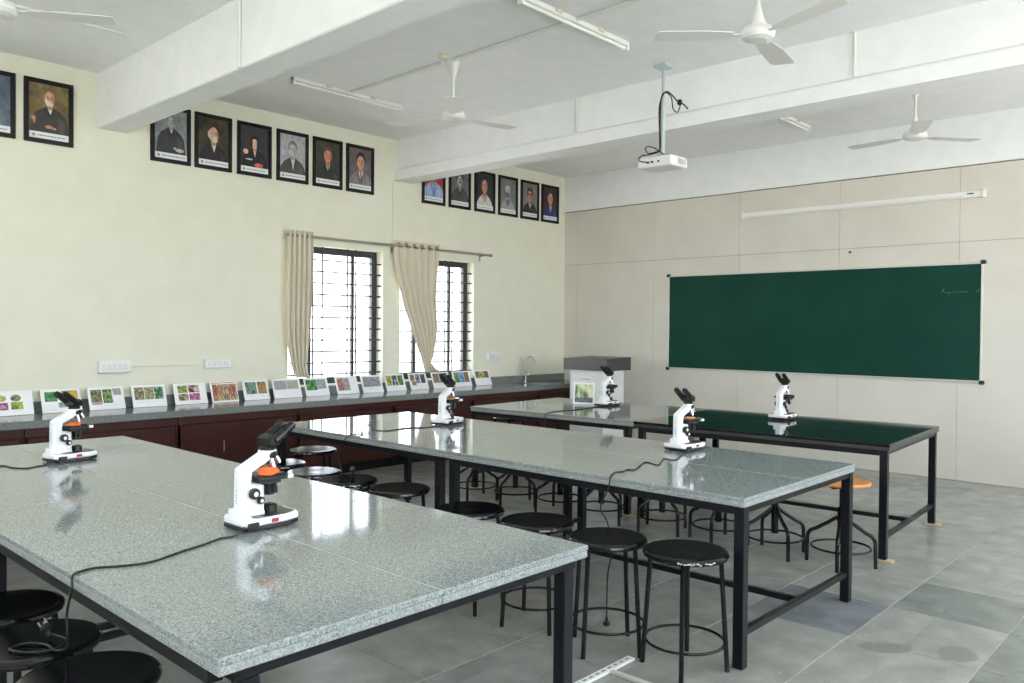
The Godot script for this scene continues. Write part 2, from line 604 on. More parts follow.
func build_windows() -> void:
	var w0: Array = WIN_L[0]
	var w1: Array = WIN_L[1]
	window_unit("window_1", "barred window with black frame, partly behind the straight curtain", Vector3(-0.15, w0[2], w0[1]), PI / 2, w0[1] - w0[0], w0[3] - w0[2], [0.28, 0.738], [0.272, 0.368, 0.632, 0.724])
	window_unit("window_2", "barred window with black frame, partly behind the twisted curtain", Vector3(-0.15, w1[2], w1[1]), PI / 2, w1[1] - w1[0], w1[3] - w1[2], [0.27, 0.752], [0.235, 0.63, 0.73])
	var n := 3
	for w in WIN_R:
		window_unit("window_%d" % n, "wide window in the wall to the right of the camera", Vector3(ROOM_X + 0.12, SILL, w[0]), -PI / 2, w[1] - w[0], HEAD - SILL, [0.33, 0.67], [])
		n += 1
	for w in WIN_B:
		window_unit("window_%d" % n, "wide window in the wall behind the camera", Vector3(w[1], SILL_B, ROOM_Z + 0.12), PI, w[1] - w[0], HEAD_B - SILL_B, [0.33, 0.67], [])
		n += 1
	# curtain rod
	var rod := thing("curtain_rod", "long grey metal curtain rod above both windows", "curtain rod", Vector3(0.075, 2.475, 0))
	var b := MB.new()
	b.rod(Vector3(0, 0, 1.62), Vector3(0, 0, 4.61), 0.015, 12)
	obj("pole", b, M.rod, rod)
	for z in [1.62, 4.61]:
		b = MB.new()
		b.rod(Vector3(0, 0, z - 0.02), Vector3(0, 0, z + 0.02), 0.02, 12)
		obj("end_cap", b, M.rod, rod)
	for z in [1.75, 3.2, 4.5]:
		b = MB.new()
		b.rod(Vector3(-0.075, -0.015, z), Vector3(0.005, -0.015, z), 0.007, 8)
		b.span(Vector3(-0.075, -0.08, z - 0.012), Vector3(-0.069, 0.03, z + 0.012))
		obj("bracket", b, M.rod, rod)
	# curtains: [height, edge nearer the camera, edge nearer the board] from the rod down
	curtain("beige curtain hanging straight at the left of the first window", [[2.53, 4.615, 4.315], [2.3, 4.62, 4.31], [2.0, 4.63, 4.315], [1.6, 4.635, 4.335], [1.35, 4.615, 4.35], [1.15, 4.58, 4.39], [1.03, 4.545, 4.38], [0.99, 4.53, 4.34]], 5.0)
	curtain("beige curtain gathered and twisted between the two windows", [[2.54, 3.215, 2.51], [2.35, 3.21, 2.525], [2.15, 3.175, 2.55], [1.85, 3.085, 2.565], [1.5, 2.95, 2.535], [1.35, 2.88, 2.55], [1.2, 2.81, 2.60], [1.1, 2.757, 2.66], [1.03, 2.745, 2.58], [0.99, 2.75, 2.48]], 6.0)

func curtain(label: String, rows: Array, folds: float) -> void:
	var o := thing("curtain", label, "curtain", Vector3(0, 0, 0), 0.0, "window curtains")
	var b := MB.new()
	var nu := 72
	var pts := []
	var nv := 44
	var y0: float = rows[0][0]
	var y1: float = rows[-1][0]
	for j in nv + 1:
		var y := lerpf(y0, y1, float(j) / nv)
		var i := 0
		while i < rows.size() - 2 and rows[i + 1][0] > y:
			i += 1
		var t := clampf((y - rows[i][0]) / (rows[i + 1][0] - rows[i][0]), 0, 1)
		t = t * t * (3 - 2 * t) * 0.4 + t * 0.6
		var za := lerpf(rows[i][1], rows[i + 1][1], t)
		var zb := lerpf(rows[i][2], rows[i + 1][2], t)
		var w := absf(za - zb)
		var amp: float = clampf(0.016 / max(w, 0.05) * 0.42, 0.018, 0.034)
		var row := []
		for k in nu + 1:
			var s := float(k) / nu
			var ph := s * folds * TAU + 0.5 * sin(y * 2.3 + s * 3.0)
			row.append(Vector3(0.075 + amp * sin(ph), y, lerpf(za, zb, s) + 0.006 * cos(ph)))
		pts.append(row)
	for side in [1.0, -1.0]:
		for j in nv:
			for k in nu:
				var q := []
				var qn := []
				for d in [[0, 0], [0, 1], [1, 1], [1, 0]]:
					var jj: int = j + d[0]
					var kk: int = k + d[1]
					var du: Vector3 = pts[jj][min(kk + 1, nu)] - pts[jj][max(kk - 1, 0)]
					var dv: Vector3 = pts[min(jj + 1, nv)][kk] - pts[max(jj - 1, 0)][kk]
					var nn := du.cross(dv).normalized()
					if nn.x < 0.0:
						nn = -nn
					q.append(pts[jj][kk] + nn * 0.0015 * side)
					qn.append(nn * side)
				if side > 0.0:
					b.tri(q[0], q[2], q[1], qn[0], qn[2], qn[1])
					b.tri(q[0], q[3], q[2], qn[0], qn[3], qn[2])
				else:
					b.tri(q[0], q[1], q[2], qn[0], qn[1], qn[2])
					b.tri(q[0], q[2], q[3], qn[0], qn[2], qn[3])
	obj("cloth", b, M.curtain, o)
	for k in (int(folds) if folds > 5.5 else 0):
		var s := (k + 0.25) / folds
		var e := MB.new()
		var ring := []
		for a in 16:
			ring.append(Vector3(0.115, 2.487 + 0.02 * sin(TAU * a / 16), lerpf(rows[0][1], rows[0][2], s) + 0.02 * cos(TAU * a / 16)))
		e.tube(ring, 0.005, 6, true)
		obj("eyelet", e, M.window_frame, o)

# ------------------------------------------------------------------ counter along the window wall
func build_counter() -> void:
	var c := thing("counter_top", "long grey granite counter top along the window wall", "counter")
	var cuts := [0.002, 0.68, 1.12, 3.2, 5.4, 7.6, 9.3, ROOM_Z]
	for i in cuts.size() - 1:
		var b := MB.new()
		if i == 1:   # round the sink
			b.span(Vector3(0.002, 0.725, cuts[i]), Vector3(0.15, TOP_COUNTER, cuts[i + 1]))
			b.span(Vector3(0.5, 0.725, cuts[i]), Vector3(0.6, TOP_COUNTER, cuts[i + 1]), 0.003)
		else:
			b.span(Vector3(0.002, 0.725, cuts[i] + 0.0005), Vector3(0.6, TOP_COUNTER, cuts[i + 1] - 0.0005), 0.003)
		obj("slab", b, M.counter_granite, c)
		b = MB.new()
		b.span(Vector3(0.002, TOP_COUNTER, cuts[i] + 0.0005), Vector3(0.022, 0.88, cuts[i + 1] - 0.0005), 0.002)
		obj("splashback", b, M.counter_granite, c)
	var n := 0
	var names := ["first", "second", "third", "fourth", "fifth", "sixth", "seventh", "eighth", "ninth"]
	for k in 9:
		var z0 := 0.0 + 1.2 * k
		var cb := thing("base_cabinet", "dark brown base cabinet under the counter, %s from the board wall" % names[k], "cabinet", Vector3(0, 0, z0), 0.0, "brown counter cabinets")
		var b := MB.new()
		b.span(Vector3(0.0, 0.1, 0.003), Vector3(0.52, 0.12, 1.197))
		b.span(Vector3(0.0, 0.12, 0.003), Vector3(0.02, 0.725, 1.197))
		b.span(Vector3(0.02, 0.12, 0.003), Vector3(0.52, 0.725, 0.02))
		b.span(Vector3(0.02, 0.12, 1.18), Vector3(0.52, 0.725, 1.197))
		obj("carcass", b, M.brown, cb)
		b = MB.new()
		b.span(Vector3(0.0, 0.0, 0.003), Vector3(0.48, 0.1, 1.197))
		obj("plinth", b, M.dark_gap, cb)
		b = MB.new()
		b.span(Vector3(0.53, 0.655, 0.002), Vector3(0.57, 0.725, 1.198), 0.002)
		obj("fascia", b, M.brown, cb)
		b = MB.new()
		b.span(Vector3(0.52, 0.6, 0.03), Vector3(0.532, 0.655, 1.17))
		obj("rail", b, M.brown, cb)
		for d in 2:
			b = MB.new()
			var y1 := 0.645
			b.span(Vector3(0.532, 0.12, 0.032 + d * 0.5685), Vector3(0.552, y1, 0.5985 + d * 0.5685), 0.001)
			var door := obj("door", b, M.brown, cb)
			if d == 0:
				continue
			b = MB.new()
			var hz := 0.77
			b.span(Vector3(0.556, 0.38, hz - 0.004), Vector3(0.566, 0.48, hz + 0.004), 0.002)
			b.span(Vector3(0.552, 0.385, hz - 0.004), Vector3(0.558, 0.395, hz + 0.004))
			b.span(Vector3(0.552, 0.465, hz - 0.004), Vector3(0.558, 0.475, hz + 0.004))
			obj("handle", b, M.steel, door)
		n += 1
	# sink and tap
	var s := thing("sink", "small steel sink set into the counter near the board wall", "sink", Vector3(0.325, TOP_COUNTER, 0.9))
	var b := MB.new()
	b.span(Vector3(-0.17, -0.2, -0.21), Vector3(0.17, -0.19, 0.21))
	for q in [[-0.174, -0.168, -0.218, 0.218], [0.168, 0.174, -0.218, 0.218], [-0.174, 0.174, -0.218, -0.212], [-0.174, 0.174, 0.212, 0.218]]:
		b.span(Vector3(q[0], -0.2, q[2]), Vector3(q[1], 0.0, q[3]))
	obj("basin", b, M.steel, s)
	b = MB.new()
	for q in [[-0.185, -0.165, -0.228, 0.228], [0.165, 0.185, -0.228, 0.228], [-0.165, 0.165, -0.228, -0.208], [-0.165, 0.165, 0.208, 0.228]]:
		b.span(Vector3(q[0], 0.0005, q[2]), Vector3(q[1], 0.003, q[3]))
	obj("rim", b, M.steel, s)
	var t := thing("tap", "chrome swan-neck tap standing on the counter by the board wall", "tap", Vector3(0.085, TOP_COUNTER, 0.93))
	b = MB.new()
	b.lathe([Vector2(0, 0.03), Vector2(0.022, 0.03), Vector2(0.028, 0.0)], 16)
	b.rod(Vector3(0, 0, 0), Vector3(0, 0.16, 0), 0.014, 12)
	obj("body", b, M.chrome, t)
	b = MB.new()
	var path := [Vector3(0, 0.14, 0), Vector3(0, 0.3, 0)]
	for a in range(0, 10):
		var an := PI - PI * a / 9.0
		path.append(Vector3(0.055 + 0.055 * cos(an), 0.3 + 0.06 * sin(an), -0.07 * a / 9.0))
	path.append(Vector3(0.112, 0.27, -0.072))
	b.tube(path, 0.009, 10)
	obj("spout", b, M.chrome, t)
	for sg: float in [-1.0, 1.0]:
		b = MB.new()
		b.rod(Vector3(0, 0.1, 0), Vector3(0, 0.105, 0.05 * sg), 0.009, 8)
		b.rod(Vector3(0, 0.095, 0.05 * sg), Vector3(0.0, 0.125, 0.052 * sg), 0.014, 10)
		b.rod(Vector3(-0.02, 0.12, 0.05 * sg), Vector3(0.02, 0.12, 0.055 * sg), 0.005, 6)
		obj("handle", b, M.chrome, t)
	b = MB.new()
	b.rod(Vector3(-0.03, 0.06, 0.05), Vector3(-0.03, 0.36, 0.05), 0.005, 8)
	obj("riser_pipe", b, M.chrome, t)

# ------------------------------------------------------------------ laboratory tables
func half_table(label: String, at: Vector3, turn: float, lx: float, lz: float, top_m: Material, edge_m: Material, ends: Array, top: float, blocks := false, leg_in := 0.008) -> void:
	# local: x 0..lx, z 0..lz; ends = [gap at the low x end, gap at the high x end]
	var o := thing("lab_table", label, "table", at, turn, "granite laboratory tables")
	for k in 2:
		var b := MB.new()
		b.span(Vector3(0.001, top - 0.02, lz / 2 * k + 0.0015), Vector3(lx - 0.001, top, lz / 2 * (k + 1) - 0.0015), 0.003)
		var sl := obj("slab", b, top_m, o)
		b = MB.new()
		b.span(Vector3(0.003, top - 0.044, lz / 2 * k + 0.001 + 0.002 * (1 - k)), Vector3(lx - 0.003, top - 0.02, lz / 2 * (k + 1) - 0.001 - 0.002 * k), 0.003)
		obj("edge_strip", b, edge_m, sl)
	var jf := MB.new()
	jf.span(Vector3(0.004, top - 0.012, lz / 2 - 0.0018), Vector3(lx - 0.004, top - 0.0006, lz / 2 + 0.0018))
	obj("joint_filler", jf, M.filler, o)
	var h := top - 0.044
	var i0: float = ends[0]
	var i1: float = ends[1]
	var w := 0.05
	var inz := 0.008
	for x in [i0, lx - i1 - w]:
		for z in [leg_in, lz - leg_in - w]:
			var b := MB.new()
			b.span(Vector3(x, 0.0 if not blocks else 0.012, z), Vector3(x + w, h if leg_in <= inz else h - 0.03, z + w), 0.003)
			obj("leg", b, M.black_steel, o)
			if blocks:
				b = MB.new()
				b.box(Vector3(x + w / 2 + 0.012, 0.006, z + w / 2), Vector3(0.11, 0.012, 0.07), 0.002)
				var bl := obj("packing_block", b, M.wood_block, o)
				bl.set_meta("label", "thin wooden packing block under the leg")
	for z in [inz, lz - inz - 0.04]:
		var b := MB.new()
		b.span(Vector3(i0 + w, h - 0.036, z), Vector3(lx - i1 - w, h, z + 0.04), 0.002)
		obj("top_rail", b, M.black_steel, o)
	for x in [i0 + 0.005, lx - i1 - w + 0.005]:
		var b := MB.new()
		var e0 := inz + (w if leg_in <= inz else 0.0405)
		b.span(Vector3(x, h - 0.03, e0), Vector3(x + 0.04, h, lz - e0), 0.002)
		obj("top_rail", b, M.black_steel, o)
		b = MB.new()
		b.span(Vector3(x + 0.005, 0.14, leg_in + w), Vector3(x + 0.035, 0.17, lz - leg_in - w), 0.002)
		obj("end_rail", b, M.black_steel, o)
	var b := MB.new()
	b.span(Vector3(i0 + 0.04, 0.14, lz / 2 - 0.015), Vector3(lx - i1 - 0.04, 0.17, lz / 2 + 0.015), 0.002)
	obj("stretcher", b, M.black_steel, o)

func build_tables() -> void:
	half_table("near grey granite table end with one microscope and a cord over its edge", Vector3(3.735, 0, 6.945), 0.0, 2.05, 1.375, M.granite, M.granite_edge, [0.04, 0.015], TOP, false, 0.065)
	half_table("grey granite table half at the left edge of the photo, with one microscope", Vector3(1.78, 0, 6.945), 0.0, 1.954, 1.375, M.granite, M.granite_edge, [0.015, 0.04], TOP, false, 0.065)
	half_table("right half of the middle grey granite table, long row of black stools in front", Vector3(3.85, 0, 4.545), 0.0, 1.98, 1.325, M.granite, M.granite_edge, [0.04, 0.008], TOP_MID)
	half_table("left half of the middle grey granite table, mirroring the bright windows", Vector3(1.93, 0, 4.545), 0.0, 1.919, 1.325, M.granite, M.granite_edge, [0.015, 0.04], TOP_MID)
	var turn := deg_to_rad(3.2)
	var c0 := Vector3(1.906, 0, 2.43)
	half_table("grey granite table beside the black one, nearest the lectern", c0, turn, 1.79, 1.405, M.granite, M.granite_edge, [0.015, 0.04], TOP_FAR, true)
	half_table("black polished granite table in front of the green board", c0 + Vector3(cos(turn), 0, -sin(turn)) * 1.792, turn, 1.945, 1.405, M.black_granite, M.black_granite_edge, [0.04, 0.015], TOP_FAR, true)

# ------------------------------------------------------------------ stools
func black_stool() -> Node3D:
	var o := thing("round_stool", "", "stool", Vector3.ZERO, 0.0, "black four-legged stools")
	var b := MB.new()
	b.lathe([Vector2(0, 0.532), Vector2(0.17, 0.534), Vector2(0.182, 0.532), Vector2(0.19, 0.525), Vector2(0.192, 0.516), Vector2(0.188, 0.506), Vector2(0.178, 0.504), Vector2(0.172, 0.512), Vector2(0, 0.514)], 40)
	obj("seat", b, M.seat_black, o)
	for k in 4:
		var a := TAU * k / 4 + 0.785
		b = MB.new()
		b.rod(Vector3(0.155 * cos(a), 0.512, 0.155 * sin(a)), Vector3(0.188 * cos(a), 0.0, 0.188 * sin(a)), 0.011, 12)
		obj("leg", b, M.black_gloss, o)
	b = MB.new()
	var ring := []
	for k in 40:
		ring.append(Vector3(0.176 * cos(TAU * k / 40), 0.125, 0.176 * sin(TAU * k / 40)))
	b.tube(ring, 0.0065, 8, true)
	obj("foot_ring", b, M.black_gloss, o)
	return o

func swivel_stool() -> Node3D:
	var o := thing("swivel_stool", "", "stool", Vector3.ZERO, 0.0, "wooden-seated swivel stools")
	var b := MB.new()
	b.lathe([Vector2(0, 0.55), Vector2(0.168, 0.552), Vector2(0.178, 0.548), Vector2(0.181, 0.54), Vector2(0.178, 0.53), Vector2(0.168, 0.526), Vector2(0, 0.526)], 36)
	obj("seat", b, M.wood_seat, o)
	b = MB.new()
	b.rod(Vector3(0, 0.14, 0), Vector3(0, 0.37, 0), 0.024, 16)
	obj("column", b, M.black_gloss, o)
	b = MB.new()
	b.rod(Vector3(0, 0.36, 0), Vector3(0, 0.515, 0), 0.012, 12)
	obj("screw", b, M.black_gloss, o)
	b = MB.new()
	for k in 4:
		var a := TAU * k / 4
		b.tube([Vector3(0, 0.5, 0), Vector3(0.07 * cos(a), 0.5, 0.07 * sin(a)), Vector3(0.11 * cos(a), 0.526, 0.11 * sin(a))], 0.006, 6)
	obj("seat_bracket", b, M.black_gloss, o)
	for k in 4:
		var a := TAU * k / 4 + 0.785
		var d := Vector3(cos(a), 0, sin(a))
		b = MB.new()
		var path := [d * 0.02 + Vector3(0, 0.31, 0), d * 0.075 + Vector3(0, 0.27, 0), d * 0.152 + Vector3(0, 0.22, 0)]
		for j in range(0, 6):
			var t := (j + 1) / 6.0 * 1.5
			path.append(d * (0.158 + 0.048 * sin(t)) + Vector3(0, 0.158 + 0.056 * cos(t), 0))
		path.append(d * 0.207 + Vector3(0, 0.12, 0))
		path.append(d * 0.21)
		b.tube(path, 0.0125, 10)
		obj("leg", b, M.black_gloss, o)
	b = MB.new()
	var ring := []
	for k in 40:
		ring.append(Vector3(0.182 * cos(TAU * k / 40), 0.115, 0.182 * sin(TAU * k / 40)))
	b.tube(ring, 0.007, 8, true)
	obj("foot_ring", b, M.black_gloss, o)
	return o

func build_stools() -> void:
	var rows := [
		[5.61, 6.0, -18, "black round stool at the right end of the middle table, paint chipped off its rim"],
		[5.22, 6.06, -43, "black round stool with a cord hanging behind it to the floor"],
		[4.765, 6.05, 17, "black round stool third from the right end of the middle table"],
		[4.32, 6.10, 10, "black round stool fourth from the right end of the middle table"],
		[3.60, 6.01, 25, "black round stool by the paired legs of the middle table"],
		[3.14, 6.06, 40, "black stool with a plug and loose cord end lying on its seat"],
		[2.74, 6.06, 15, "black stool with a shining seat behind the eyepieces of the near microscope"],
		[2.26, 6.03, 35, "black stool half hidden behind the near microscope"],
		[1.86, 5.48, 45, "black stool with a shining seat at the left end of the middle table"],
		[5.095, 8.35, 20, "black round stool in the bottom left corner, nearest the camera"],
		[4.69, 8.365, 12, "black round stool with a plug and coiled cord on its seat"],
		[4.275, 8.34, 30, "black round stool at the left edge of the photo under the near table"],
		[1.31, 2.56, 0, "black round stool behind the left end of the far grey table"]]
	var proto := black_stool()
	for i in rows.size():
		var q: Array = rows[i]
		var o := proto
		if i == 0:
			proto.position = Vector3(q[0], 0, q[1])
			proto.rotation.y = deg_to_rad(q[2])
			proto.set_meta("label", q[3])
		else:
			o = copy_of(proto, Vector3(q[0], 0, q[1]), deg_to_rad(q[2]), q[3])
	for j: int in [0, 5]:   # bare metal where the paint has come off two rims
		var b := MB.new()
		var q: Array = rows[j]
		var node: Node3D = get_node("round_stool" if j == 0 else "round_stool_%03d" % j)
		var rn := RandomNumberGenerator.new()
		rn.seed = 5 + j
		for k in 16:
			var a := deg_to_rad(47.0 - q[2] * 0.0) + (k - 8) * 0.055 + rn.randf_range(-0.02, 0.02)
			if rn.randf() < 0.25:
				continue
			var dirv := Vector3(sin(a), 0, cos(a)).rotated(Vector3.UP, -deg_to_rad(q[2]))
			var s := rn.randf_range(0.006, 0.014)
			b.box(Vector3.ZERO, Vector3(s, rn.randf_range(0.003, 0.008), 0.001), 0.0, Transform3D(Basis.looking_at(-dirv, Vector3.UP), dirv * 0.1922 + Vector3(0, 0.516 + rn.randf_range(-0.003, 0.004), 0)))
		obj("chipped_paint", b, M.chipped, node)
	var sw := [
		[5.50, 3.87, -30, "wooden-seated swivel stool at the right end of the black table"],
		[5.07, 3.92, 4, "swivel stool second from the right end of the black table"],
		[4.635, 3.90, 60, "swivel stool third from the right end of the black table"],
		[4.18, 3.93, 20, "swivel stool fourth from the right, beside the wooden packing blocks"],
		[3.66, 4.0, 33, "swivel stool fifth from the right, seen through the middle table legs"],
		[3.22, 3.98, 10, "swivel stool sixth from the right, under the far grey table edge"],
		[2.76, 4.03, 50, "swivel stool seventh from the right, under the far grey table edge"],
		[2.34, 4.1, 70, "swivel stool farthest left in the row by the far grey table"]]
	var p2 := swivel_stool()
	for i in sw.size():
		var q: Array = sw[i]
		if i == 0:
			p2.position = Vector3(q[0], 0, q[1])
			p2.rotation.y = deg_to_rad(q[2])
			p2.set_meta("label", q[3])
		else:
			copy_of(p2, Vector3(q[0], 0, q[1]), deg_to_rad(q[2]), q[3])

# ------------------------------------------------------------------ green board, lectern
func build_board() -> void:
	var x0 := 1.77
	var x1 := 5.425
	var y0 := 1.018
	var y1 := 2.23
	var o := thing("green_board", "wide green chalkboard with a thin aluminium frame on the beige wall", "chalkboard", Vector3(x0, y0, 0))
	var w := x1 - x0
	var h := y1 - y0
	var b := MB.new()
	b.span(Vector3(0.012, 0.012, 0.004), Vector3(w - 0.012, h - 0.012, 0.02))
	var wr := obj("writing_surface", b, M.board, o)
	for q in [[0, 0, w, 0.018], [0, h - 0.018, w, h], [0, 0.018, 0.018, h - 0.018], [w - 0.018, 0.018, w, h - 0.018]]:
		b = MB.new()
		b.span(Vector3(q[0], q[1], 0.001), Vector3(q[2], q[3], 0.026), 0.003)
		obj("frame_rail", b, M.aluminium, o)
	for q in [[0, 0], [w, 0], [0, h], [w, h]]:
		b = MB.new()
		b.box(Vector3(q[0], q[1], 0.016), Vector3(0.05, 0.04, 0.034), 0.008)
		obj("corner_cap", b, M.black_plastic, o)
	# faint chalk handwriting near the right edge
	b = MB.new()
	var s := [[3.27, 0.905], [3.29, 0.95], [3.30, 0.955], [3.29, 0.93], [3.305, 0.915], [3.33, 0.91], [3.345, 0.92], [3.34, 0.9], [3.335, 0.885], [3.345, 0.895], [3.36, 0.915], [3.375, 0.91], [3.39, 0.922], [3.405, 0.91], [3.42, 0.922], [3.44, 0.912], [3.46, 0.92], [3.48, 0.914], [3.5, 0.918], [3.52, 0.916]]
	var path := []
	for q in s:
		path.append(Vector3(q[0], q[1], 0.0202))
	b.tube(path, 0.0026, 5)
	b.tube([Vector3(3.59, 0.91, 0.0202), Vector3(3.605, 0.935, 0.0202), Vector3(3.615, 0.92, 0.0202)], 0.0022, 5)
	b.tube([Vector3(3.61, 0.91, 0.0202), Vector3(3.63, 0.945, 0.0202)], 0.0022, 5)
	obj("chalk_writing", b, M.chalk, wr)
	# long slim lamp housing above the board
	var l := thing("batten_light", "long slim white batten light on the wall above the board", "light", Vector3(2.82, 2.885, 0))
	b = MB.new()
	b.span(Vector3(0, 0, 0.001), Vector3(2.6, 0.065, 0.035), 0.006)
	obj("housing", b, M.tube_light, l)
	b = MB.new()
	b.rod(Vector3(0.03, 0.02, 0.042), Vector3(2.42, 0.02, 0.042), 0.012, 12)
	obj("tube", b, M.tube_light, l)
	for x in [0.0, 2.6]:
		b = MB.new()
		b.box(Vector3(x, 0.033, 0.025), Vector3(0.03, 0.09, 0.05), 0.004)
		obj("end_cap", b, M.tube_light, l)
	b = MB.new()
	b.span(Vector3(2.45, 0.032, 0.035), Vector3(2.51, 0.045, 0.0365))
	obj("rating_label", b, M.black_plastic, l)
	var nl := MB.new()
	nl.lathe([Vector2(0, 0.02), Vector2(0.012, 0.018), Vector2(0.012, 0.0)], 12, Transform3D(Basis(Vector3(1, 0, 0), PI / 2), Vector3(4.1, 2.405, 0)))
	tag(obj("wall_hook", nl, M.black_plastic), "small dark hook on the wall above the green board", "hook")

func build_lectern() -> void:
	var o := thing("lectern", "white lectern with a thick grey-brown top near the room corner", "lectern", Vector3(0.9, 0, 0.58))
	var b := MB.new()
	b.span(Vector3(0.085, 0.08, 0.06), Vector3(0.615, 1.01, 0.5), 0.004)
	obj("body", b, M.lectern_body, o)
	b = MB.new()
	b.span(Vector3(0.06, 0.0, 0.04), Vector3(0.64, 0.08, 0.515), 0.004)
	obj("plinth", b, M.lectern_top, o)
	b = MB.new()
	var prof := PackedVector2Array([Vector2(0, 1.005), Vector2(0.53, 1.005), Vector2(0.53, 1.15), Vector2(0, 1.17)])
	b.prism(prof, 0.0, 0.68, 0.004, Transform3D(Basis(Vector3(0, 0, 1), Vector3.UP, Vector3(-1, 0, 0)), Vector3(0.68, 0, 0)))
	obj("top", b, M.lectern_top, o)
	b = MB.new()
	b.span(Vector3(0.25, 0.875, 0.5), Vector3(0.42, 0.915, 0.502))
	var lb := obj("name_label", b, M.card_white, o)
	b = MB.new()
	for q in [[0.265, 0.3], [0.308, 0.335], [0.342, 0.36], [0.368, 0.405]]:
		b.span(Vector3(q[0], 0.888, 0.502), Vector3(q[1], 0.9, 0.5025))
	obj("print", b, mat(rgb(120, 122, 150), 0.6), lb)

# ------------------------------------------------------------------ microscopes
func scope_print() -> StandardMaterial3D:
	var im := Image.create(16, 96, false, Image.FORMAT_RGB8)
	im.fill(rgb(240, 241, 242))
	var rn := RandomNumberGenerator.new()
	rn.seed = 3
	for k in 6:   # small pink word
		for a in 3:
			im.fill_rect(Rect2i(4 + rn.randi_range(0, 5), 8 + k * 5 + a, rn.randi_range(2, 5), 1), rgb(210, 150, 175))
	for k in 6:   # larger blue word below it
		im.fill_rect(Rect2i(3, 42 + k * 8, 10, 2), rgb(70, 180, 225))
		im.fill_rect(Rect2i(3 if k % 2 == 0 else 10, 42 + k * 8, 3, 6), rgb(70, 180, 225))
	var m := mat(Color.WHITE, 0.25)
	m.albedo_texture = ImageTexture.create_from_image(im)
	return m

